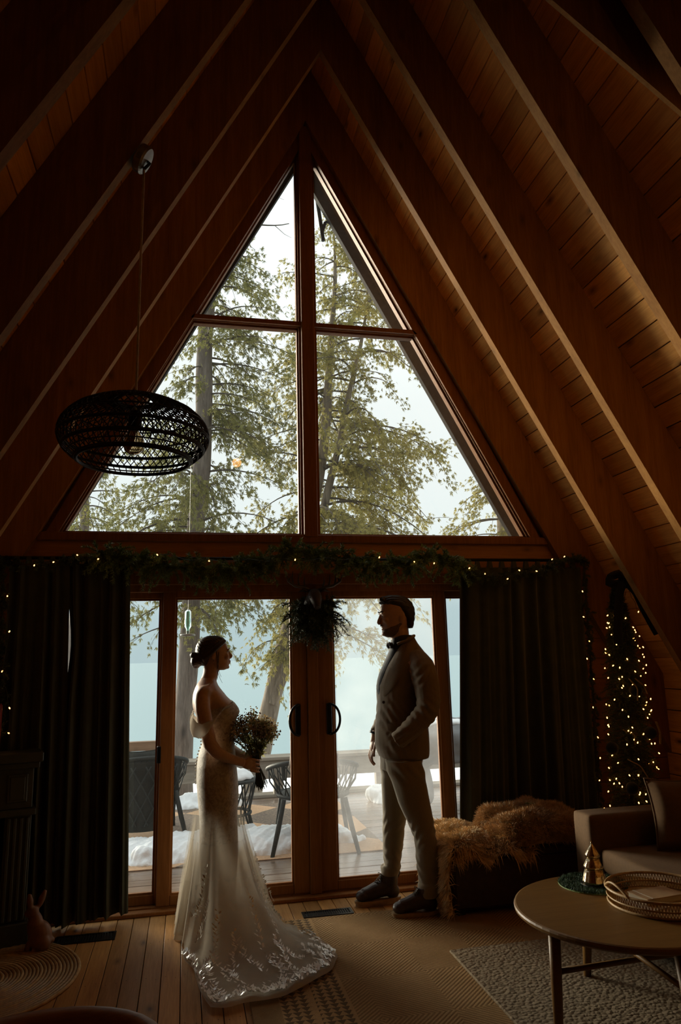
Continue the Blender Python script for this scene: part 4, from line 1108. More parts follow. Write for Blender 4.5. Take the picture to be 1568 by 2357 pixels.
# sheepskin: over the left end and top, hanging to the floor on the left
U = np.linspace(0, 1, 40); W_ = np.linspace(0, 1, 22)
V = np.zeros((40, 22, 3))
for i, u in enumerate(U):
    for k, v in enumerate(W_):
        s = u*1.0   # path: from the floor at the left end up and along the top
        if s < .36: x, z = .680-.010*math.sin(s*9), .03+s*.36/.36
        elif s < .42: q = (s-.36)/.06; x, z = .680+.03*q, .39+.012*math.sin(q*PI/2)
        else: x, z = .710+(s-.42)/.58*.50, .40+.012*math.sin(s*14)
        yv = -.635+.52*v+.03*math.sin(s*11+v*3); 
        if s > .40 and v < .16: z -= (.16-v)*.55*(1+.4*math.sin(s*22)); yv = max(yv, -.618)
        if s > .85: yv = -.60+.44*v
        V[i, k] = (x, yv, z+.012*math.sin(u*17)*math.sin(v*13))
sk = thing('sheepskin', 'long haired tan sheepskin draped over the left end of the leather bench', 'throw', (.62,-.37,.0))
b1 = MB(); b1.grid(V); b1.build('hide', M['fur1'], sk, smooth=True); fur_on('fur', V, (1.0,-.36,.2), 30000, .062, M['fur1'], sk, 3, .6, (-.12,-.25,0), .0022)
V = np.zeros((26, 40, 3))
for i in range(26):
    for k in range(40):
        t = PI*.5*i/25; a = 2*PI*k/39; c_, s_ = math.cos(a), math.sin(a)
        R_ = math.sin(t)**.85; bump_ = 1+.08*math.sin(3*a+1)+.05*math.sin(5*a)
        z = .355+(.175*math.cos(t)**.8)*(1-.30*max(0, c_)*R_)+.018*math.sin(4*a+5*t)
        V[i, k] = (1.33+.385*R_*c_*bump_+.015*math.sin(7*t), -.36+.25*R_*s_*bump_, max(z, .36))
th_ = thing('fur_throw', 'bundled brown plush fur throw heaped on the right of the leather bench', 'throw', (1.33,-.36,.36))
b1 = MB(); b1.grid(V[:, ::-1]); b1.build('plush', M['fur2'], th_, smooth=True); fur_on('fur', V, (1.33,-.36,.2), 30000, .04, M['fur2'], th_, 5, .25, (0,0,.1), .0019)
# second fold in front
V2 = np.zeros((30, 18, 3))
for i in range(30):
    for k in range(18):
        s = i/29; a = PI*(-.15+1.3*k/17); x = 1.10+.50*s; r0 = .075+.03*math.sin(PI*s)
        V2[i, k] = (x, -.50-.085*math.sin(PI*s)*0-.0+r0*math.cos(a)*-1, .42+.03*math.sin(PI*s)-.04*s+r0*.85*math.sin(a))
b1 = MB(); b1.grid(V2); b1.build('fold', M['fur2'], th_, smooth=True); fur_on('fur', V2, 'axis', 15000, .04, M['fur2'], th_, 6, .3, (0,-.2,0), .0019)
sp_ = thing('pine_sprig', 'small green pine sprig lying on the brown fur throw', 'sprig', (1.33,-.43,.54))
r_ = np.random.default_rng(8); nd_ = [needles([(1.27,-.40,.555),(1.32,-.43,.55),(1.375,-.46,.53)], .018, r_, 160, .0016)]; o = tri_mesh('needles', np.concatenate(nd_), M['pine'], sp_); o['kind'] = 'stuff'
MB().tube([(1.27,-.40,.555),(1.32,-.43,.55),(1.375,-.46,.53)], .002, 5).build('stem', M['twigi'], sp_)

# ---- sofa at the right
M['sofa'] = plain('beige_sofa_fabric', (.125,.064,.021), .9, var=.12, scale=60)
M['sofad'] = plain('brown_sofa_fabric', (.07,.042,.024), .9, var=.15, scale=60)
so_ = thing('sofa', 'beige sofa at the right edge beyond the coffee table', 'sofa', (1.95,-1.75,0))
def soft(name, x0, x1, y0, y1, z0, z1, mat, it=10):
    link(name, remesh(MB().box(x0, x1, y0, y1, z0, z1), name, .021, it), mat, so_)
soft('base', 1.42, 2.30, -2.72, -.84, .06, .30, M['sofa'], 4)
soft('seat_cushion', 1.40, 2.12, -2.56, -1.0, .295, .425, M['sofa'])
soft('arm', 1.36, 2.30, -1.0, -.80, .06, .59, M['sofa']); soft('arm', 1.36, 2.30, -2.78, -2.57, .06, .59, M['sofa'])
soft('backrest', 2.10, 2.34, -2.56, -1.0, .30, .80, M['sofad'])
for x in (1.45, 2.22):
    for y in (-2.68, -.88): MB().cbox(x-.03, x+.03, y-.03, y+.03, 0.0, .06, .004).build('foot', M['black'], so_)
cushion('sofa_cushion', 'beige cushion standing in the far corner of the sofa', (1.86,-1.16,.60), (.20,.07,.185), -.25, -.25, M['sofa'])

# ---- round coffee table
M['oak'] = wood('oak_table_top', (.125,.058,.012), (.155,.076,.017), (.18,.092,.022), 'x', rough=.45, knots=.0, var=.05, spec=.25)
tx, ty, tz, tr = .97, -1.886, .44, .447
ta = thing('coffee_table', 'round oak coffee table at the lower right', 'table', (tx, ty, 0))
MB().lathe([(.001,tz-.028),(tr-.012,tz-.028),(tr-.002,tz-.02),(tr,tz-.010),(tr-.003,tz-.003),(tr-.010,tz),(.001,tz)], 72, (tx,ty,0)).build('table_top', M['oak'], ta, smooth=False)
legs = [(.615,-1.95,.60,-1.955), (.995,-1.55,1.0,-1.485), (1.27,-1.92,1.34,-1.93), (.96,-2.24,.95,-2.31)]
for (x, y, X, Y) in legs: MB().tube([(x,y,tz-.028),((x+X)/2,(y+Y)/2,.22),(X,Y,.022)], [.024,.022,.017], 14).build('leg', M['oak'], ta, smooth=True)
for (a, b2, z, n_) in ((legs[0], legs[2], .255, 's'), (legs[1], legs[3], .275, 's')):
    f_ = (tz-.028-z)/(tz-.05); p = [a[0]+(a[2]-a[0])*f_, a[1]+(a[3]-a[1])*f_, z]; q = [b2[0]+(b2[2]-b2[0])*f_, b2[1]+(b2[3]-b2[1])*f_, z]
    MB().tube([p, q], .011, 10).build('stretcher', M['oak'], ta, smooth=True)
# green mat
gm = thing('grass_mat', 'round dark green grassy mat on the coffee table', 'mat', (.98,-1.615,tz))
gmx, gmy, gmr = 1.005, -1.60, .155
MB().lathe([(.001,.0005),(gmr,.0005),(gmr,.004),(.001,.005)], 40, (gmx,gmy,tz)).build('backing', M['pine'], gm)
r_ = np.random.default_rng(9); n_ = 9000; rr_ = gmr*np.sqrt(r_.uniform(0,1,n_)); aa_ = r_.uniform(0,2*PI,n_)
B_ = np.c_[gmx+rr_*np.cos(aa_), gmy+rr_*np.sin(aa_), np.full(n_, tz+.004)]; D_ = np.c_[r_.normal(scale=.4,size=(n_,2)), np.ones(n_)]*r_.uniform(.007,.013,(n_,1)); S_ = np.c_[r_.normal(size=(n_,2)), np.zeros(n_)]*.0009
o = tri_mesh('blades', np.stack([B_-S_, B_+S_, B_+D_], 1), plain('mat_green', (.03,.075,.035), .7), gm); o['kind'] = 'stuff'
# mercury glass tree
m, nt, b = newmat('mercury_glass'); v = coords(nt, (1,1,1)); n = noise(nt, v, 90, 3); wv_ = N(nt, 'ShaderNodeTexWave'); wv_.inputs['Scale'].default_value = 60
nt.links.new(ramp(nt, n, [(.3,(.45,.32,.16)),(.7,(.80,.68,.48))]), b.inputs['Base Color']); b.inputs['Metallic'].default_value = 1; b.inputs['Roughness'].default_value = .18; bump(nt, b, n, .3, .004)
mg = thing('glass_tree', 'gold mercury glass tree ornament standing on the green mat', 'ornament', (1.0,-1.63,tz+.005))
zc = tz+.012
for k, (z0, z1, r0, r1) in enumerate(((0,.062,.054,.038), (.062,.110,.044,.025), (.110,.168,.033,.004))):
    V = []
    nsg = 48; prof = [(r0*.9,z0),(r0,z0+.006),(r0*.97,z0+.014),((r0*.55+r1*.45),z0+(z1-z0)*.55),(r1,z1)]
    mb = MB(); mb.lathe(prof, nsg, (.998,-1.625,zc)); mb.v = [np.c_[(a[:,0]-.998)*(1+.02*np.sin(np.arange(len(a))*PI/2))+.998, (a[:,1]+1.625)*(1+.02*np.sin(np.arange(len(a))*PI/2))-1.625, a[:,2]] for a in mb.v]
    mb.build('tier', m, mg, smooth=True)
MB().tube([(.998,-1.625,zc+.160),(.996,-1.625,zc+.178)], [.005,.002], 8).build('tip', m, mg, smooth=True)
MB().lathe([(.001,-.006),(.06,-.006),(.062,-.002),(.06,.001),(.001,.001)], 32, (.998,-1.625,zc)).build('base', M['blackmetal'], mg)
# rattan tray with papers and a notebook
kx, ky, kr = 1.13, -1.905, .205
tr_ = thing('rattan_tray', 'round woven rattan tray on the coffee table', 'tray', (kx, ky, tz))
MB().lathe([(.001,.001),(kr-.01,.001),(kr-.004,.004),(kr-.01,.008),(.001,.008)], 48, (kx,ky,tz)).build('bottom', M['rattanl'], tr_)
for z, r in ((.006,.006),(.030,.004),(.062,.006)):
    MB().tube([(kx+(kr+z*.12)*math.cos(t), ky+(kr+z*.12)*math.sin(t), tz+z) for t in np.linspace(0,2*PI,64,endpoint=False)], r, 6, closed=True).build('hoop', M['rattanl'], tr_, smooth=True)
mb = MB()
for k in range(110):
    for sg in (-1,1):
        t = 2*PI*k/110; mb.tube([(kx+kr*math.cos(t),ky+kr*math.sin(t),tz+.006),(kx+(kr+.008)*math.cos(t+sg*.06),ky+(kr+.008)*math.sin(t+sg*.06),tz+.062)], .0018, 4, caps=False)
o = mb.build('weave', M['rattanl'], tr_); o['kind'] = 'stuff'
MB().tube([(kx+(kr+.01)*math.cos(t), ky+(kr+.01)*math.sin(t), tz+.062+.035*math.sin((t-2.75)/.8*PI)) for t in np.linspace(2.75,3.55,14)], .005, 6).build('handle', M['rattanl'], tr_, smooth=True)
M['paper'] = plain('white_paper', (.50,.42,.31), .8, var=.05)
def flat_box(name, label, cat, c, sx_, sy_, z0, z1, rz, mat, group=None, b=.002):
    mb = MB(); mb.cbox(-sx_/2, sx_/2, -sy_/2, sy_/2, 0, z1-z0, min(b,(z1-z0)*.3)); cr, sr = math.cos(rz), math.sin(rz)
    mb.v = [np.c_[c[0]+a[:,0]*cr-a[:,1]*sr, c[1]+a[:,0]*sr+a[:,1]*cr, z0+a[:,2]] for a in mb.v]
    o = mb.build(name, mat); tag(o, label, cat, group); return o
flat_box('paper_sheet', 'white paper lying flat in the rattan tray under the notebook', 'paper', (1.11,-1.89), .25, .18, tz+.0085, tz+.0105, .25, M['paper'])
nbk = thing('notebook', 'brown kraft notebook with a pale elastic band in the rattan tray', 'notebook', (1.13,-1.89,tz+.011))
def nb_part(name, x0, x1, y0, y1, z0, z1, mat):
    mb = MB(); mb.cbox(x0, x1, y0, y1, z0, z1, .001); rz = .12; cr, sr = math.cos(rz), math.sin(rz)
    mb.v = [np.c_[1.125+a[:,0]*cr-a[:,1]*sr, -1.885+a[:,0]*sr+a[:,1]*cr, tz+.011+a[:,2]] for a in mb.v]; return mb.build(name, mat, nbk)
M['kraft'] = plain('kraft_cover', (.42,.27,.14), .7, var=.1)
nb_part('back_cover', -.095,.095,-.06,.06,0,.003,M['kraft']); nb_part('pages', -.092,.092,-.057,.057,.003,.022,M['paper']); nb_part('front_cover', -.095,.095,-.06,.06,.022,.026,M['kraft']); nb_part('elastic_band', -.068,-.061,-.061,.061,.026,.0275,M['paper'])

# ---- globe pendant behind the camera: the warm light of the room (its reflection hangs in the lower left gable pane)
gl2 = thing('globe_lamp', 'warm glowing globe lamp hanging behind the camera, reflected in the gable glass', 'lamp', (-.087,-6.3,4.617))
m, nt, b = newmat('lamp_globe'); b.inputs['Emission Color'].default_value = (1,.42,.12,1); b.inputs['Emission Strength'].default_value = 12
MB().ell((-.087,-6.3,4.617), (.075,.075,.075), 20, 12).build('globe', m, gl2, smooth=True)
MB().tube([(-.087,-6.3,4.69),(-.087,-6.3,5.38)], .006, 8).build('cord', M['blackmetal'], gl2); MB().lathe([(.001,4.68),(.03,4.68),(.028,4.73),(.001,4.735)], 16, (-.087,-6.3,0)).build('lamp_holder', M['blackmetal'], gl2)
# ================================================================ THE COUPLE
YC = -.35
def ring(z, xf, xb, hw, yc=YC, e=2.3, n=28):
    xc, a = (xf+xb)/2, abs(xb-xf)/2; out = []
    for k in range(n):
        t = 2*PI*k/n; c, s = math.cos(t), math.sin(t)
        out.append((xc+a*math.copysign(abs(c)**(2/e), c), yc+hw*math.copysign(abs(s)**(2/e), s), z))
    return out
def loft(mb, rings, yc=YC, e=2.3, n=28):
    """rings: (z, x front, x back, half width[, y centre]) from the bottom up"""
    R_ = sorted(rings, key=lambda q: q[0]); V = []
    for q in R_: V += ring(q[0], q[1], q[2], q[3], q[4] if len(q) > 4 else yc, e, n)
    m_ = len(R_); f = []
    for i in range(m_-1):
        for k in range(n): f.append((i*n+k, i*n+(k+1)%n, (i+1)*n+(k+1)%n, (i+1)*n+k))
    f.append(tuple(range(n-1,-1,-1))); f.append(tuple(range((m_-1)*n, m_*n)))
    return mb.add(V, f)
def ringat(rings, z):
    R_ = np.array([r[:4] for r in sorted(rings, key=lambda q: q[0])]); return [np.interp(z, R_[:, 0], R_[:, k]) for k in (1, 2, 3)]
def surf_y(rings, x, z, off=.004, e=2.3, yc=YC, side=-1):
    xf, xb, hw = ringat(rings, z); xc, a = (xf+xb)/2, abs(xb-xf)/2
    u = min(.999, abs((x-xc)/a)); return yc+side*(hw*(1-u**e)**(1/e)+off)
def sticker(mb, rings, poly, off=.004, th=.003, n=None):
    """thin patch of cloth lying on the near side of a lofted garment; poly in (x, z) rows: list of rows"""
    V = np.array([[(x, surf_y(rings, x, z, off), z) for x, z in row] for row in poly]); mb.grid(V)
    V2 = V.copy(); V2[:, :, 1] += th; mb.grid(V2[::-1]); return mb
def dense(path, n=14): return interp(np.asarray(path, float), n)
def finger(mb, pts, r):
    P_ = dense(pts, 10); mb.tube(P_, np.linspace(r, r*.78, 10), 10); mb.ell(tuple(P_[-1]), (r*.8, r*.8, r*.8), 10, 6); mb.ell(tuple(P_[0]), (r, r, r), 10, 6)

def skin(name, col):
    m, nt, b = newmat(name); v = coords(nt); n = noise(nt, v, 60, 4)
    nt.links.new(ramp(nt, n, [(.3, tuple(c*.9 for c in col)), (.7, tuple(min(1, c*1.08) for c in col))]), b.inputs['Base Color'])
    b.inputs['Roughness'].default_value = .5; b.inputs['Subsurface Weight'].default_value = .08; b.inputs['Subsurface Radius'].default_value = (.02,.008,.004); return m
M['skin_m'] = skin('man_skin', (.46,.27,.18)); M['skin_w'] = skin('woman_skin', (.50,.31,.21))
M['hair_m'] = plain('dark_brown_hair', (.018,.011,.007), .5, var=.5, scale=120, bstr=.5)
M['hair_w'] = plain('brown_hair', (.035,.018,.009), .42, var=.5, scale=120, bstr=.5)
M['suit'] = plain('beige_suit_wool', (.185,.136,.08), .85, var=.10, scale=220, bstr=.2, sheen=.2)
M['trous'] = plain('beige_trouser_wool', (.21,.163,.10), .85, var=.10, scale=220, bstr=.2, sheen=.2)
M['shirt'] = plain('dark_shirt', (.018,.020,.024), .7)
M['boot'] = plain('brown_boot_leather', (.045,.022,.014), .38, var=.25, scale=40)
M['sole'] = plain('tan_boot_sole', (.36,.22,.10), .7)
M['lace_b'] = plain('boot_lace', (.06,.045,.03), .8)

# ---------------------------------------------------------------- the man (faces -x)
man = thing('person', 'man in a beige suit and brown boots, facing the bride, hand in his pocket', 'person', (.45,-.35,0))
mb = MB()
head = [(1.602,.425,.475,.026),(1.612,.405,.50,.042),(1.63,.397,.53,.055),(1.648,.397,.560,.062),(1.668,.393,.578,.066),(1.69,.390,.585,.069),(1.715,.390,.592,.072),(1.74,.385,.596,.075),(1.765,.384,.597,.076),(1.79,.388,.592,.075),(1.815,.40,.580,.068),(1.838,.425,.558,.054),(1.852,.46,.525,.03)]
loft(mb, head, e=2.15)
mb.tube(dense([(.388,YC,1.742),(.379,YC,1.715),(.372,YC,1.694),(.381,YC,1.683)], 10), [.008,.0085,.009,.010,.0105,.0115,.012,.0125,.011,.009], 10)
for s in (-1, 1):
    mb.ell((.385, YC+s*.011, 1.686), (.009,.007,.007)); mb.ell((.393, YC+s*.032, 1.752), (.012,.024,.007))
    mb.ell((.409, YC+s*.038, 1.708), (.020,.022,.020)); mb.ell((.505, YC+s*.074, 1.715), (.017,.012,.032))
    mb.ell((.512, YC+s*.079, 1.722), (.015,.009,.024))
mb.ell((.396, YC, 1.6675), (.0085,.024,.0055)); mb.ell((.398, YC, 1.651), (.0085,.021,.0065)); mb.ell((.405, YC, 1.622), (.014,.022,.014))
mb.tube(dense([(.545,YC,1.40),(.525,YC,1.50),(.512,YC,1.58),(.508,YC,1.65)], 8), [.075,.066,.062,.062,.060,.060,.060,.06], 20)
torso = [(.80,.37,.60,.15),(.90,.36,.63,.155),(1.05,.37,.63,.14),(1.2,.37,.64,.155),(1.35,.39,.66,.17),(1.44,.43,.66,.165),(1.49,.46,.64,.12),(1.53,.475,.61,.08)]
loft(mb, torso)
lean = [(.86,.375,.58,.09,-.42),(.75,.40,.595,.085,-.45),(.6,.45,.615,.07,-.455),(.45,.525,.635,.055,-.46),(.35,.54,.65,.055,-.465),(.2,.555,.63,.04,-.478),(.09,.562,.612,.028,-.482)]
farl = [(.86,.385,.57,.09,-.28),(.75,.395,.555,.08,-.25),(.6,.40,.54,.07,-.23),(.48,.40,.52,.058,-.22),(.35,.40,.505,.055,-.21),(.2,.41,.48,.043,-.20),(.09,.415,.465,.028,-.20)]
loft(mb, lean, e=2); loft(mb, farl, e=2)
for x0, x1, y in ((.40,.61,-.48), (.24,.47,-.20)): mb.tube([(x1-.06,y,.075),(x0+.09,y,.065),(x0+.05,y,.058)], [.032,.028,.02], 12)
mb.tube(dense([(.545,-.50,1.44),(.575,-.565,1.30),(.58,-.59,1.16),(.49,-.57,1.06),(.41,-.53,.985)], 14), [.055,.053,.05,.048,.046,.044,.043,.042,.04,.037,.034,.031,.029,.028], 14)
mb.tube(dense([(.53,-.20,1.44),(.51,-.145,1.30),(.485,-.13,1.17),(.42,-.155,1.06),(.365,-.19,.985)], 14), [.055,.053,.05,.048,.046,.044,.043,.042,.04,.037,.034,.031,.028,.027], 14)
# far hand: hangs in front of the thigh, slightly curled
mb.ell((.350,-.195,.925), (.020,.040,.045), 14, 10, Euler((0,.22,0)).to_matrix())
mb.tube([(.366,-.19,.985),(.356,-.193,.945)], [.026,.024], 12)
for i, (dy, L, r_) in enumerate(((-.032,.078,.0088), (-.011,.086,.0092), (.011,.082,.0090), (.031,.068,.0080))):
    y = -.195+dy*1.12; finger(mb, [(.341,y,.895),(.329,y,.895-L*.42),(.332,y,.895-L*.78),(.347,y,.895-L)], r_)
finger(mb, [(.358,-.232,.945),(.345,-.252,.918),(.338,-.254,.890),(.340,-.248,.868)], .0095)
body = link('body', remesh(mb, 'body', .0038, 2), M['skin_m'], man)
for s in (-1, 1):
    MB().ell((.3985, YC+s*.031, 1.7385), (.0085,.012,.0085), 12, 8).build('eye', plain('eye_white', (.55,.5,.45), .2) if s < 0 else bpy.data.materials['eye_white'], body, smooth=True)
    MB().tube([(.384, YC+s*.012, 1.757),(.381, YC+s*.03, 1.762),(.392, YC+s*.052, 1.758)], [.004,.0055,.003], 8, flat=.8).build('eyebrow', M['hair_m'], body, smooth=True)
# hair and beard
mb = MB()
hr = [(1.655,.548,.592,.062),(1.68,.535,.598,.071),(1.71,.528,.606,.0765),(1.74,.500,.611,.081),(1.765,.478,.612,.083),(1.79,.452,.608,.083),(1.802,.415,.604,.081),(1.818,.381,.598,.078),(1.84,.384,.578,.066),(1.857,.405,.55,.048),(1.868,.44,.515,.026)]
loft(mb, hr, e=2.2)
for k in range(9): mb.ell((.395+.02*k*.6, YC-.035+.0087*k, 1.838+.006*math.sin(k*2.1)), (.022,.018,.016))
def hfn(co, no): return co+no*(.0022*np.sin(co[:,1]*420+co[:,0]*60)*np.cos(co[:,2]*90))[:, None]
link('hair', remesh(mb, 'hair', .004, 2, hfn), M['hair_m'], man)
mb = MB(); bd = [(1.600,.424,.478,.028),(1.611,.402,.505,.0445),(1.63,.3945,.525,.0575),(1.648,.3965,.535,.0645),(1.664,.412,.535,.068),(1.685,.47,.535,.0715),(1.705,.50,.532,.0735)]
loft(mb, bd, e=2.15)
link('beard', remesh(mb, 'beard', .004, 1), plain('short_beard', (.13,.078,.05), .8, var=.5, scale=200, bstr=.4), man)
MB().tube([(.3905,YC-.022,1.672),(.3865,YC,1.6755),(.3905,YC+.022,1.672)], [.003,.005,.003], 8).build('moustache', bpy.data.materials['short_beard'], man, smooth=True)
# shirt, collar, bow tie
mb = MB()
sh = [(1.20,.36,.62,.12),(1.28,.345,.63,.12),(1.33,.352,.63,.12),(1.376,.367,.63,.12),(1.43,.395,.62,.11),(1.474,.418,.61,.10),(1.51,.435,.60,.085),(1.54,.446,.592,.075),(1.575,.450,.588,.070),(1.60,.456,.588,.068),(1.612,.47,.588,.066)]
loft(mb, sh, e=2.1)
link('shirt', remesh(mb, 'shirt', .006, 2), M['shirt'], man)
bt = MB()
for s in (-1, 1): bt.ell((.440, YC+s*.034, 1.548), (.011,.030,.019), 12, 8, Euler((s*.25,0,0)).to_matrix())
bt.ell((.432, YC, 1.548), (.012,.010,.013)); bt.ell((.425,YC-.055,1.556), (.006,.012,.015))
bt.build('bow_tie', M['black'], man, smooth=True)
# jacket
jr = [(.862,.372,.652,.160),(.875,.352,.657,.170),(.905,.340,.660,.176),(.95,.333,.662,.176),(1.0,.330,.662,.174),(1.05,.334,.660,.170),(1.10,.341,.658,.168),(1.15,.347,.658,.168),(1.20,.352,.660,.171),(1.25,.351,.666,.176),(1.30,.352,.674,.182),(1.34,.364,.681,.187),(1.376,.378,.686,.190),(1.41,.395,.688,.190),(1.44,.412,.685,.184),(1.47,.430,.676,.170),(1.50,.448,.660,.145),(1.53,.466,.640,.112),(1.56,.482,.620,.085),(1.585,.50,.607,.074),(1.60,.52,.600,.070)]
mb = MB(); loft(mb, jr)
nsl = [(.575,-.475,1.465),(.588,-.545,1.40),(.598,-.580,1.31),(.600,-.596,1.21),(.585,-.60,1.15),(.52,-.590,1.085),(.45,-.565,1.02),(.405,-.545,.985)]
mb.tube(dense(nsl, 24), np.interp(np.linspace(0,1,24), [0,.12,.3,.5,.62,.8,1], [.066,.080,.079,.072,.068,.060,.050]), 18)
mb.ell((.575,-.485,1.455), (.075,.062,.062), 16, 10)
fsl = [(.55,-.225,1.46),(.53,-.155,1.38),(.51,-.130,1.26),(.49,-.125,1.17),(.43,-.150,1.07),(.378,-.182,1.0)]
mb.tube(dense(fsl, 20), np.linspace(.075,.043,20), 16); mb.ell((.55,-.225,1.455), (.07,.06,.06), 16, 10)
def jfn(co, no):
    x, y, z = co.T; d = np.zeros(len(co))
    el = np.exp(-(((x-.56)/.09)**2+((z-1.14)/.09)**2))*(y < -.45); d += .0042*el*np.sin((z+x*.8)*120+2*np.sin(y*30+z*20))
    fo = np.exp(-(((x-.44)/.07)**2+((z-1.02)/.06)**2))*(y < -.4); d += .0032*fo*np.sin((z*1.2-x)*130+2*np.sin(y*25))
    wt = np.exp(-(((x-.40)/.09)**2+((z-1.12)/.10)**2)); d += .003*wt*np.sin((z+x*1.6)*80+2*np.sin(y*20))
    sh_ = np.exp(-(((x-.56)/.07)**2+((z-1.36)/.07)**2))*(y < -.5); d += .004*sh_*np.sin((z-x)*120)
    hm = np.exp(-((z-.93)/.05)**2)*(x < .5); d += .004*hm*np.sin((x+z*.5)*110)
    return co+no*d[:, None]
jacket = link('jacket', remesh(mb, 'jacket', .005, 3, jfn), M['suit'], man)
lp = MB(); c0 = [(.580,1.592),(.535,1.555),(.495,1.50),(.455,1.44),(.420,1.385),(.392,1.33),(.372,1.28),(.362,1.245)]; c1 = [(.600,1.565),(.565,1.528),(.535,1.48),(.515,1.425),(.480,1.395),(.440,1.34),(.402,1.285),(.368,1.24)]
sticker(lp, jr, [[(a[0]+(b2[0]-a[0])*t, a[1]+(b2[1]-a[1])*t) for t in np.linspace(0,1,6)] for a, b2 in zip(c0, c1)], .007, .005)
lp.build('lapel', M['suit'], jacket, smooth=True)
co_ = MB(); co_.tube(dense([(.470,-.42,1.555),(.53,-.434,1.577),(.578,-.420,1.598),(.598,-.35,1.606),(.578,-.28,1.598),(.53,-.266,1.577)], 20), .017, 8, flat=.5); co_.build('collar', M['suit'], jacket, smooth=True)
def patch(name, x0, x1, z0, z1, off=.006):
    mb = MB(); sticker(mb, jr, [[(x0+(x1-x0)*t, zz+(x0-.4)*0-.06*(t-.5)*.2) for t in np.linspace(0,1,8)] for zz in np.linspace(z1, z0, 4)], off, .004); return mb.build(name, M['suit'], jacket, smooth=True)
patch('pocket_flap', .372, .478, 1.035, 1.075); patch('breast_pocket', .405, .472, 1.405, 1.42)
mb = MB()
for z in (1.205,): mb.lathe([(.001,0),(.009,.0),(.009,.003),(.001,.004)], 12); mb.v[-1] = np.array([(.360+p[0], surf_y(jr, .368, z, .006)-p[2], z+p[1]) for p in mb.v[-1]])
mb.build('button', M['lace_b'], jacket)
# trousers with turned-up cuffs
mb = MB()
loft(mb, [(.80,.363,.605,.150),(.85,.360,.600,.16),(.92,.365,.62,.155),(.98,.37,.63,.15)])
ln_ = [(.86,.362,.590,.100,-.435),(.80,.372,.597,.100,-.445),(.72,.398,.608,.095,-.452),(.62,.430,.622,.088,-.456),(.52,.474,.636,.080,-.46),(.42,.518,.646,.074,-.463),(.36,.522,.654,.073,-.465),(.30,.521,.660,.071,-.467),(.22,.527,.656,.066,-.47),(.165,.533,.648,.063,-.475)]
lf_ = [(.86,.374,.575,.095,-.275),(.78,.380,.565,.09,-.26),(.69,.382,.558,.083,-.25),(.60,.385,.550,.078,-.24),(.51,.389,.540,.074,-.23),(.42,.388,.527,.070,-.22),(.33,.388,.516,.066,-.215),(.26,.391,.500,.062,-.21),(.215,.396,.492,.06,-.21)]
loft(mb, ln_, e=2); loft(mb, lf_, e=2)
loft(mb, [(.100,.520,.638,.064,-.476),(.106,.517,.640,.066,-.476),(.165,.523,.654,.068,-.474),(.172,.527,.652,.067,-.474)], e=2)
loft(mb, [(.158,.378,.480,.058,-.205),(.163,.374,.483,.060,-.205),(.205,.372,.498,.064,-.207),(.213,.380,.496,.062,-.207)], e=2)
def tfn(co, no):
    x, y, z = co.T; near = y < -.36; d = .0028*np.exp(-((z-.25)/.08)**2)*np.sin(z*105+x*50+near*1.3+2.5*np.sin(y*55+x*20))
    d += .0032*np.exp(-((z-.45)/.07)**2)*np.sin(z*95-x*70+near+2.5*np.sin(y*50))*np.where(near, 1, .6)
    d += .004*np.exp(-((z-.80)/.06)**2)*np.sin(z*70+x*90)
    d += .004*np.sin(x*60)*np.exp(-((z-.6)/.2)**2)*.5
    return co+no*d[:, None]
link('trousers', remesh(mb, 'trousers', .0048, 3, tfn), M['trous'], man)
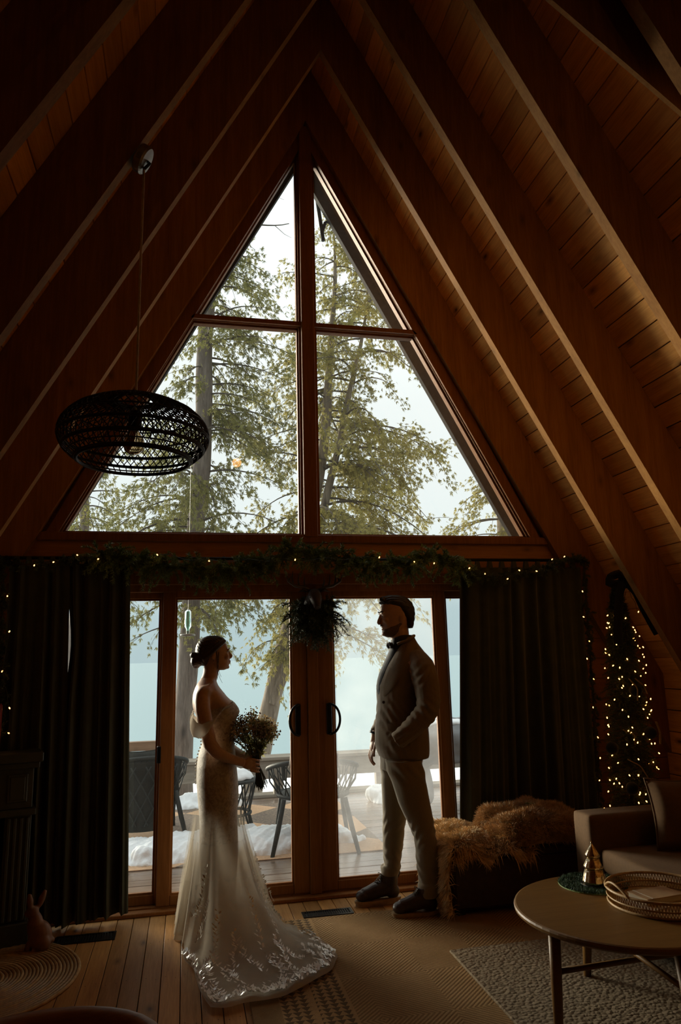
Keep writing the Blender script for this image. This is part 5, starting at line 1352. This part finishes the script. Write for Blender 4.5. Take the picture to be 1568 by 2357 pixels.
# boots
def boot(x_toe, x_heel, y, top, yaw):
    c, s = math.cos(yaw), math.sin(yaw); L = x_heel-x_toe
    def W(a): a = np.asarray(a, float); dx, dy = a[:, 0]-(x_heel-.05), a[:, 1]-y; return np.c_[x_heel-.05+dx*c-dy*s, y+dx*s+dy*c, a[:, 2]]
    mb = MB()
    mb.tube([(x_toe+.045,y,.060),(x_toe+.085,y,.064),(x_toe+.13,y,.078),(x_heel-.09,y,.085),(x_heel-.055,y,.075)], [.036,.042,.046,.048,.044], 16)
    mb.ell((x_toe+.045,y,.055), (.046,.043,.034), 16, 10); mb.ell((x_heel-.045,y,.062), (.045,.038,.045), 16, 10)
    mb.tube([(x_heel-.068,y,.07),(x_heel-.062,y,.11),(x_heel-.058,y,top)], [.048,.050,.052], 18)
    mb.tube([(x_heel-.118,y,.09),(x_heel-.105,y,.125),(x_heel-.098,y,top-.005)], [.028,.024,.022], 12)
    mb.v = [W(a) for a in mb.v]
    me = remesh(mb, 'boot', .0045, 3, lambda co, no: np.c_[co[:,0], co[:,1], np.maximum(co[:,2], .022)]); b_o = link('boot', me, M['boot'], man)
    out = []
    for k in range(36):
        t = 2*PI*k/36; u = math.cos(t); hw = .048*(1-.16*math.exp(-((u-.15)/.3)**2)); out.append((x_toe+L/2-L/2*u*1.02, y+hw*math.copysign(abs(math.sin(t))**.75, math.sin(t))))
    mb = MB()
    for (za, zb, k_) in ((.0005 if y > -.4 else .010, .018, .99), (.018, .031, 1.03)):
        n = len(out); cx_ = x_toe+L/2; P0 = [((p[0]-cx_)*k_+cx_, (p[1]-y)*k_+y) for p in out]
        mb.add([(p[0],p[1],za) for p in P0]+[(p[0],p[1],zb) for p in P0], [tuple(range(n-1,-1,-1)), tuple(range(n,2*n))]+[(k, (k+1)%n, n+(k+1)%n, n+k) for k in range(n)])
    mb.v = [W(a) for a in mb.v]; mb.build('sole', M['sole'], b_o)
    mb = MB()
    A_, B_ = np.array([x_toe+.118, .112]), np.array([x_heel-.112, top-.004])
    for k in range(6):
        x, z = A_+(B_-A_)*k/5; x2, z2 = A_+(B_-A_)*min(1, (k+1)/5)
        mb.tube([(x-.002,y-.026,z-.010),(x-.004,y,z+.004),(x2-.002,y+.026,z2-.010)], .0024, 5)
        mb.tube([(x-.002,y+.026,z-.010),(x-.005,y,z+.005),(x2-.002,y-.026,z2-.010)], .0024, 5)
    for s_ in (-1, 1): mb.tube([(B_[0]-.004,y,B_[1]+.004),(B_[0]-.016,y+s_*.018,B_[1]+.010),(B_[0]-.014,y+s_*.030,B_[1]-.006),(B_[0]-.004,y,B_[1]+.002)], .0022, 5)
    mb.v = [W(a) for a in mb.v]; o = mb.build('laces', M['lace_b'], b_o, smooth=True); o['kind'] = 'stuff'
    mb = MB(); mb.tube([(x_heel-.008,y,top-.03),(x_heel+.006,y,top-.005),(x_heel+.004,y,top+.02),(x_heel-.006,y,top-.002)], .004, 6, flat=1.5); mb.v = [W(a) for a in mb.v]; mb.build('pull_loop', M['lace_b'], b_o, smooth=True)
boot(.203, .487, -.20, .165, .10); boot(.362, .632, -.485, .150, -.03)
wt = MB(); wt.tube([(.372+.033*math.cos(t), -.185+.036*math.sin(t), .995-.014*math.cos(t)) for t in np.linspace(0,2*PI,24,endpoint=False)], .0075, 8, closed=True); wt.build('wristwatch', M['blackmetal'], man, smooth=True)

# ---------------------------------------------------------------- the bride (faces +x)
def lace_mat():
    m, nt, b = newmat('ivory_lace'); v = coords(nt); vo = N(nt, 'ShaderNodeTexVoronoi'); vo.inputs['Scale'].default_value = 55; nt.links.new(v, vo.inputs['Vector'])
    n = noise(nt, v, 38, 5, .7, 1.2); c = mixc(nt, ramp(nt, n, [(.42, (0,0,0)), (.55, (1,1,1))]), (.34,.28,.21), (.50,.44,.35))
    nt.links.new(c, b.inputs['Base Color']); b.inputs['Roughness'].default_value = .6; b.inputs['Sheen Weight'].default_value = .2; bump(nt, b, n, .6, .006); return m
M['lace'] = lace_mat()
def tulle(name, alpha, col=(.68,.62,.52), fade=False):
    m, nt, b = newmat(name); out = nt.nodes['Material Output']; tc = N(nt, 'ShaderNodeTexCoord'); n = noise(nt, tc.outputs['Object'], 5, 4)
    d = N(nt, 'ShaderNodeBsdfDiffuse'); d.inputs[0].default_value = (*col, 1); t = N(nt, 'ShaderNodeBsdfTranslucent'); t.inputs[0].default_value = (*col, 1)
    x = N(nt, 'ShaderNodeMixShader'); x.inputs[0].default_value = .42; nt.links.new(d.outputs[0], x.inputs[1]); nt.links.new(t.outputs[0], x.inputs[2])
    tr = N(nt, 'ShaderNodeBsdfTransparent'); y = N(nt, 'ShaderNodeMixShader'); fac = ramp(nt, n, [(.3, (alpha-.08,)*3), (.7, (min(1,alpha+.06),)*3)])
    if fade:      # fewer layers of net towards the hips
        sx = N(nt, 'ShaderNodeSeparateXYZ'); nt.links.new(tc.outputs['Object'], sx.inputs[0])
        fac = mixc(nt, 1.0, fac, ramp(nt, sx.outputs['Z'], [(.16, (1,1,1)), (.36, (.80,.80,.80)), (.52, (.32,.32,.32)), (.66, (.0,.0,.0))]), 'MULTIPLY')
    nt.links.new(fac, y.inputs[0])
    nt.links.new(tr.outputs[0], y.inputs[1]); nt.links.new(x.outputs[0], y.inputs[2]); nt.links.new(y.outputs[0], out.inputs['Surface']); nt.nodes.remove(b); return m
M['tulle'] = tulle('ivory_tulle', .90, fade=True); M['tulle2'] = tulle('sheer_tulle', .40, fade=True); M['tulle3'] = tulle('gathered_tulle', .85)
M['applique'] = plain('beaded_white_lace', (.86,.82,.74), .22, var=.08, scale=150, spec=.9)
br = thing('person', 'bride in a long ivory gown with a train, holding a bouquet', 'person', (-.64,-.35,0))
mb = MB()
bh = [(1.424,-.605,-.665,.022),(1.432,-.583,-.69,.036),(1.447,-.577,-.705,.046),(1.463,-.574,-.72,.052),(1.482,-.574,-.735,.056),(1.505,-.576,-.745,.060),(1.53,-.579,-.752,.064),(1.555,-.583,-.752,.066),(1.58,-.592,-.745,.063),(1.60,-.607,-.73,.055),(1.618,-.632,-.705,.036)]
loft(mb, bh, e=2.15)
mb.tube(dense([(-.580,YC,1.538),(-.571,YC,1.518),(-.561,YC,1.505),(-.572,YC,1.494)], 10), [.006,.0065,.007,.0075,.008,.0088,.009,.009,.008,.007], 10)
for s in (-1, 1):
    mb.ell((-.573, YC+s*.008, 1.496), (.007,.006,.006)); mb.ell((-.584, YC+s*.028, 1.544), (.009,.02,.006)); mb.ell((-.594, YC+s*.033, 1.502), (.019,.02,.019)); mb.ell((-.672, YC+s*.064, 1.512), (.013,.009,.026))
mb.ell((-.5735, YC, 1.4785), (.0075,.019,.0048)); mb.ell((-.5755, YC, 1.4655), (.0078,.017,.0058)); mb.ell((-.584, YC, 1.441), (.011,.018,.011))
mb.tube(dense([(-.715,YC,1.29),(-.702,YC,1.35),(-.685,YC,1.40),(-.678,YC,1.47)], 8), [.062,.054,.049,.047,.046,.046,.046,.046], 18)
bt_ = [(.60,-.53,-.735,.13),(.72,-.522,-.748,.150),(.80,-.528,-.755,.160),(.88,-.536,-.754,.160),(.95,-.543,-.744,.14),(1.0,-.549,-.726,.12),(1.05,-.552,-.728,.117),(1.10,-.546,-.738,.125),(1.145,-.538,-.758,.138),(1.178,-.530,-.774,.145),(1.21,-.537,-.786,.150),(1.236,-.552,-.790,.155),(1.27,-.588,-.790,.163),(1.30,-.612,-.785,.163),(1.325,-.632,-.776,.148),(1.345,-.645,-.766,.118),(1.362,-.655,-.753,.085),(1.378,-.66,-.742,.06)]
loft(mb, bt_)
for s in (-1, 1):
    mb.ell((-.578, YC+s*.062, 1.182), (.036,.05,.045)); mb.ell((-.722, YC+s*.140, 1.302), (.045,.048,.040))
    mb.tube([(-.65, YC+s*.02, 1.352), (-.675, YC+s*.09, 1.352), (-.70, YC+s*.14, 1.34)], [.009,.008,.008], 8)
    lg = [(.66,-.54,-.68,.075),(.5,-.56,-.69,.06),(.35,-.575,-.69,.05),(.15,-.60,-.68,.035),(.06,-.59,-.685,.03)]
    loft(mb, [(a, b2, c, d, YC+s*.06) for a, b2, c, d in lg], e=2); mb.tube([(-.66,YC+s*.06,.06),(-.56,YC+s*.06,.045),(-.49,YC+s*.06,.03)], [.03,.028,.016], 10)
# near arm bent forward to the bouquet, far arm likewise
mb.tube(dense([(-.722,-.455,1.318),(-.736,-.500,1.275),(-.732,-.527,1.21),(-.712,-.550,1.11),(-.690,-.560,1.02),(-.652,-.548,.972),(-.59,-.522,.938),(-.53,-.492,.912),(-.500,-.475,.902)], 22), np.interp(np.linspace(0,1,22), [0,.06,.15,.4,.5,.62,.85,1], [.036,.046,.0465,.041,.039,.037,.027,.023]), 16)
mb.tube(dense([(-.725,-.21,1.305),(-.70,-.175,1.21),(-.665,-.165,1.10),(-.635,-.175,1.03),(-.59,-.22,.985),(-.53,-.30,.945),(-.485,-.36,.925)], 20), np.interp(np.linspace(0,1,20), [0,.15,.4,.5,.85,1], [.044,.046,.040,.038,.026,.023]), 14)
# near hand wrapped round the stems (stems pass x=-.425, y=-.42)
mb.ell((-.472,-.463,.893), (.042,.018,.032), 14, 10, Euler((0,.30,.35)).to_matrix())
for k, dz in enumerate((.028,.009,-.010,-.027)):
    r_ = (.0082,.0086,.0083,.0074)[k]; z = .886+dz*.95-.004*k
    finger(mb, [(-.452,-.458,z+.004),(-.424,-.455,z-.004),(-.402,-.438,z-.010),(-.401,-.417,z-.012),(-.415,-.404,z-.010)], r_)
finger(mb, [(-.478,-.448,.915),(-.450,-.432,.930),(-.425,-.420,.931),(-.408,-.412,.926)], .0088)
# far hand behind, below the bouquet
mb.ell((-.462,-.385,.915), (.036,.016,.026), 12, 8, Euler((0,.3,-.4)).to_matrix())
for k, dz in enumerate((.02,.004,-.012,-.026)): finger(mb, [(-.445,-.388,.915+dz),(-.418,-.392,.912+dz),(-.398,-.402,.908+dz)], .0075)
bbody = link('body', relax(remesh(mb, 'body', .0038, 2), lambda c: np.exp(-((c[:,2]-1.31)/.07)**4), 30), M['skin_w'], br)
for s in (-1, 1):
    MB().ell((-.5905, YC+s*.028, 1.5305), (.0075,.0105,.007), 12, 8).build('eye', bpy.data.materials['eye_white'], bbody, smooth=True)
    MB().tube([(-.577, YC+s*.012, 1.549),(-.575, YC+s*.028, 1.5535),(-.586, YC+s*.046, 1.549)], [.0025,.0035,.002], 8, flat=.7).build('eyebrow', M['hair_w'], bbody, smooth=True)
    MB().tube([(-.583, YC+s*.018, 1.534),(-.578, YC+s*.029, 1.535),(-.585, YC+s*.040, 1.533)], [.0012,.002,.001], 6).build('eyelash', M['hair_w'], bbody, smooth=True)
    MB().ell((-.670, YC+s*.071, 1.482), (.003,.003,.007)).build('earring', M['steel'], bbody, smooth=True)
MB().ell((-.571, YC, 1.472), (.005,.014,.006)).build('lips', plain('rose_lips', (.34,.12,.09), .4), bbody, smooth=True)
# hair swept back into a low bun
mb = MB()
hw_ = [(1.452,-.705,-.738,.030),(1.475,-.688,-.758,.052),(1.50,-.672,-.770,.064),(1.53,-.650,-.777,.073),(1.555,-.632,-.778,.075),(1.578,-.605,-.772,.073),(1.60,-.596,-.757,.067),(1.618,-.612,-.735,.053),(1.63,-.645,-.705,.03)]
loft(mb, hw_, e=2.15)
mb.ell((-.762,YC,1.490), (.043,.050,.043), 18, 12); mb.ell((-.788,YC-.01,1.515), (.022,.030,.020), 14, 10); mb.ell((-.772,YC+.01,1.458), (.026,.034,.022), 14, 10); mb.ell((-.783,YC-.015,1.478), (.022,.032,.03), 14, 10)
mb.tube(dense([(-.60,YC-.05,1.60),(-.645,YC-.074,1.565),(-.69,YC-.074,1.525),(-.735,YC-.05,1.495)], 10), [.008,.014,.015,.015,.016,.016,.016,.018,.02,.02], 10)
def bfn(co, no): return co+no*(.0006*np.sin(co[:,2]*330+co[:,0]*260+3*np.sin(co[:,1]*45+co[:,0]*30)))[:, None]
hair_o = link('hair', remesh(mb, 'hair', .004, 2, bfn), M['hair_w'], br)
for (pts) in (((-.655,-.412,1.545),(-.652,-.418,1.48),(-.648,-.416,1.42),(-.632,-.415,1.375),(-.618,-.414,1.35)), ((-.640,-.414,1.53),(-.643,-.418,1.47),(-.650,-.415,1.41),(-.645,-.418,1.37)), ((-.650,-.41,1.545),(-.645,-.408,1.47),(-.636,-.405,1.41),(-.625,-.41,1.385))):
    MB().tube(dense(pts, 14), np.linspace(.0024,.0008,14), 5).build('loose_strand', M['hair_w'], hair_o, smooth=True)
nk = MB(); nk.tube(dense([(-.70,YC-.062,1.365),(-.66,YC-.075,1.345),(-.622,YC-.04,1.306),(-.610,YC,1.292),(-.622,YC+.04,1.306),(-.66,YC+.075,1.345)], 24), .0012, 5); nk.ell((-.604,YC,1.285), (.003,.004,.006)); nk.build('necklace', M['steel'], br, smooth=True)

# bodice and sheath of lace
gr_ = [(a, b2+.006, c-.006, d+.006) for a, b2, c, d in bt_]
gr_ = [(.02,-.545,-.715,.10),(.2,-.53,-.725,.115),(.4,-.517,-.735,.13)]+gr_
n_, mrow = 72, 64; V = np.zeros((mrow, n_, 3)); e_ = 2.3
for k in range(n_):
    t = 2*PI*k/n_; c, s = math.cos(t), math.sin(t)   # c=+1 front? handled below: front is +x
    ztop = 1.232-.045*(1-c)*.5*1.0 - (.06*max(0,-c)**1.2) + .014*math.exp(-((abs(s)-.38)/.16)**2)*(c > 0) - .012*math.exp(-(s/.12)**2)*(c > 0)
    for i in range(mrow):
        z = .02+(ztop-.02)*(i/(mrow-1)); xf, xb, hw = ringat(gr_, z); xc, a = (xf+xb)/2, abs(xf-xb)/2
        V[i, k] = (xc+a*math.copysign(abs(c)**(2/e_), c)+.001, YC+hw*math.copysign(abs(s)**(2/e_), s), z)
        if 1.10 < z and c > 0:   # bust cups
            for q in (-1, 1):
                g = math.exp(-(((V[i,k,1]-YC-q*.065)/.045)**2+((z-1.185)/.04)**2)); V[i, k, 0] += .016*g
mb = MB(); mb.grid(V, True); V2 = V.copy(); cen = np.array([-.645, YC, 0]); V2[:, :, :2] = cen[:2]+(V[:, :, :2]-cen[:2])*.975; mb.grid(V2[::-1], True)
gown = mb.build('gown', M['lace'], br, smooth=True)
mb = MB()
for i in range(18):
    z = 1.09-.018*i; xf, xb, hw = ringat(gr_, z); mb.ell((xb-.004, YC-.004, z), (.0048,.005,.0048), 8, 5)
o = mb.build('back_buttons', M['applique'], gown, smooth=True); o['kind'] = 'stuff'
# draped off-shoulder sleeve
sl_ = dense([(-.565,-.475,1.225),(-.610,-.525,1.215),(-.655,-.572,1.165),(-.700,-.602,1.115),(-.745,-.600,1.095),(-.778,-.570,1.105),(-.795,-.52,1.135),(-.795,-.46,1.165),(-.785,-.42,1.18)], 26)
V = np.zeros((26, 12, 3))
for i in range(26):
    q = i/25; wd = float(np.interp(q, [0,.2,.38,.55,.75,1], [.008,.012,.022,.042,.034,.014]))
    for k in range(12):
        a = 2*PI*k/12; V[i, k] = sl_[i]+np.array([.004*math.cos(a)*2, .013*math.sin(a)*(1+.4*math.sin(6*a)), wd*math.cos(a)+.004*math.sin(q*30+3*a)])
mb = MB(); mb.grid(V, True); mb.build('off_shoulder_sleeve', M['tulle3'], gown, smooth=True)
sl2 = sl_.copy(); sl2[:, 1] = 2*YC-sl2[:, 1]; V3 = V.copy(); V3[:, :, 1] = 2*YC-V3[:, :, 1]; mb = MB(); mb.grid(V3[::-1], True); mb.build('off_shoulder_sleeve', M['tulle3'], gown, smooth=True)

# tulle overskirt with the train sweeping towards the camera and to the right
hem = [(-.855,-.089),(-.853,-.22),(-.836,-.308),(-.80,-.572),(-.765,-.95),(-.743,-1.15),(-.70,-1.33),(-.63,-1.365),(-.562,-1.346),(-.47,-1.345),(-.391,-1.332),(-.282,-1.255),(-.20,-1.17),(-.133,-1.111),(-.085,-1.03),(-.057,-.979),(-.060,-.91),(-.10,-.83),(-.20,-.60),(-.27,-.42),(-.315,-.28),(-.326,-.13),(-.40,-.05),(-.52,-.03),(-.66,-.03),(-.78,-.04)]
hcx, hcy = -.615, -.34
ha = np.array([math.atan2(y-hcy, x-hcx) for x, y in hem]); hr_ = np.array([math.hypot(x-hcx, y-hcy) for x, y in hem]); od = np.argsort(ha); ha, hr_ = ha[od], hr_[od]
ha = np.r_[ha[-1]-2*PI, ha, ha[0]+2*PI]; hr_ = np.r_[hr_[-1], hr_, hr_[0]]
def skirt(phi, v, z0=.64, puff=0.0):
    phi = (phi+PI) % (2*PI)-PI; R_ = float(np.interp(phi, ha, hr_)); c, s = math.cos(phi), math.sin(phi)
    rx, ry = .125+puff, .158+puff; r0 = 1/math.sqrt((c/rx)**2+(s/ry)**2)
    ex = min(1, max(0, (R_-.28)/.30)); p = 1.0+2.6*ex; q = v**(1.0-.12*ex)
    r = r0+(R_-r0)*(q if ex > .05 else q**1.15); cx_ = -.637+(hcx+.637)*v; cy_ = YC+(hcy-YC)*v
    z = z0*(1-q)**p
    rip = (.016*math.sin(phi*11+1)+.010*math.sin(phi*19+2.2))*min(1, v*1.6)*(1-.5*ex)
    z += .022*ex*max(0, v-.35)*(math.sin(phi*23+v*5)+.8*math.sin(v*17+phi*7))*(1-v)**.3
    if v > .93: z += .012*abs(math.sin(phi*31))*ex*(1 if v < .995 else 0)
    return (cx_+(r+rip)*c, cy_+(r+rip)*s, max(z, 0)+.012*ex+.003+(.011 if True else 0)*ex)
n_, mrow = 220, 56; V = np.array([[skirt(2*PI*k/n_, i/(mrow-1)) for k in range(n_)] for i in range(mrow)])
mb = MB(); mb.grid(V, True); ts = mb.build('tulle_skirt', M['tulle'], gown, smooth=True)
V = np.array([[skirt(2*PI*k/160, (i/30)*.98, .66, .006) for k in range(160)] for i in range(31)])
cen = np.array([-.63, YC]); sc_ = 1+.0*V[:, :, 2]; V[:, :, 0] += .006*np.sin(np.arange(160)*.9)[None, :]; V[:, :, 2] += .010
mb = MB(); mb.grid(V, True); mb.build('sheer_overlay', M['tulle2'], gown, smooth=True)
# leaf appliques: border along the hem of the train and climbing sprigs
r_ = np.random.default_rng(17); LV = []
def leafq(phi, v, L, wd, dph, dv):
    p = np.array(skirt(phi, v, .66, .006)); p2 = np.array(skirt(phi+.01, v, .66, .006))-p; p3 = np.array(skirt(phi, max(0, v-.01), .66, .006))-p
    p2 /= np.linalg.norm(p2)+1e-9; p3 /= np.linalg.norm(p3)+1e-9; d = p2*dph+p3*dv; d /= np.linalg.norm(d)+1e-9; nn = np.cross(p2, p3); nn /= np.linalg.norm(nn)+1e-9
    if nn[2] < 0: nn = -nn
    s = np.cross(d, nn); o_ = p+nn*.016; LV.append([o_, o_+d*L*.5+s*wd+nn*.002, o_+d*L+nn*.006, o_+d*L*.5-s*wd+nn*.002])
for i in range(620):
    phi = r_.uniform(-2.05, -.62); v = 1-abs(r_.normal(scale=.055))-.01
    leafq(phi, max(.7, v), r_.uniform(.016,.036), r_.uniform(.003,.0065), r_.normal(), .6+r_.uniform(-.3,.8))
for (ph, v0, v1, sw_) in ((-1.75,.93,.50,.10),(-1.62,.9,.62,-.08),(-1.45,.95,.55,-.15),(-1.30,.92,.60,.1),(-1.15,.95,.58,-.12),(-1.0,.93,.66,.08),(-.88,.95,.72,.0),(-1.9,.55,.22,.2),(-2.1,.5,.12,.3),(.0,.75,.35,.2),(-1.55,.75,.35,.1),(-1.35,.7,.40,-.1),(-1.2,.8,.45,.12),(-1.05,.75,.5,-.08),(-1.68,.6,.25,.08),(-1.25,.5,.2,.1),(-1.0,.45,.15,.1),(-.35,.8,.5,.1),(.2,.9,.55,-.1)):
    for j in range(34):
        t = j/33; leafq(ph+sw_*t+r_.normal(scale=.012), v0+(v1-v0)*t, r_.uniform(.014,.03), r_.uniform(.003,.006), r_.choice([-1,1])*.8, .7)
for z in np.linspace(.60, .86, 60):
    pass
o = tri_mesh('lace_applique', np.array(LV), M['applique'], gown, 4); o['kind'] = 'stuff'

# ---- the bouquet of dried flowers
bq = thing('bouquet', 'bouquet of dried cream flowers and greenery held by the bride', 'bouquet', (-.42,-.42,.9))
M['stemg'] = plain('dried_stem', (.05,.055,.025), .8); M['bloom'] = leafmat('cream_dried_bloom', (.60,.50,.33), (.92,.82,.62)); M['bloomd'] = plain('dark_dried_bloom', (.16,.10,.075), .9, var=.4, scale=40); M['bleaf'] = leafmat('olive_bouquet_leaf', (.22,.22,.09), (.46,.43,.20))
r_ = np.random.default_rng(5); base = np.array([-.415,-.420,.89]); ax = np.array([-.04,-.01,1.]); ST, BL, BD, LFV = MB(), MB(), MB(), []
for i in range(64):
    a = r_.uniform(0, 2*PI); q = math.sqrt(r_.uniform(0, 1)); L = .245*(1-.33*q*q)*r_.uniform(.85, 1.1)
    top = base+np.array([-.03+.135*q*math.cos(a), .105*q*math.sin(a), L]); mid = base+(top-base)*.45+np.array([.0,0,.02])
    P_ = dense([base+np.array([.010*math.cos(a), .010*math.sin(a), 0]), mid, top], 8); ST.tube(P_, np.linspace(.0022,.0012,8), 4, caps=False)
    tailp = base+np.array([.012+.022*r_.normal()*.7+.012, .012*r_.normal(), -.11-.045*r_.random()]); ST.tube([base+np.array([.008*math.cos(a),.008*math.sin(a),0]), tailp], [.0026,.002], 5)
    for k in range(24):
        pp = top+r_.normal(scale=.022, size=3)*np.array([1,1,.9]); rr_ = r_.uniform(.003,.0062); tgt = BD if (i % 4 == 0) else BL
        tgt.ell(tuple(pp), (rr_, rr_, rr_*.8), 6, 4)
        if k % 4 == 0: ST.tube([P_[5], pp], [.0009,.0006], 3, caps=False)
    for k in range(13):
        j = r_.integers(2, 8); d = r_.normal(size=3)+np.array([.3*math.cos(a),.3*math.sin(a),.5]); d /= np.linalg.norm(d); s = np.cross(d, r_.normal(size=3)); s /= np.linalg.norm(s); l = r_.uniform(.02,.048); p = P_[j]
        LFV.append([p, p+d*l*.5+s*l*.16, p+d*l, p+d*l*.5-s*l*.16])
for nm, b_, mt_n in (('stems', ST, 'stemg'), ('cream_blooms', BL, 'bloom'), ('dark_blooms', BD, 'bloomd')): o = b_.build(nm, M[mt_n], bq, smooth=True); o['kind'] = 'stuff'
o = tri_mesh('leaves', np.array(LFV), M['bleaf'], bq, 4); o['kind'] = 'stuff'
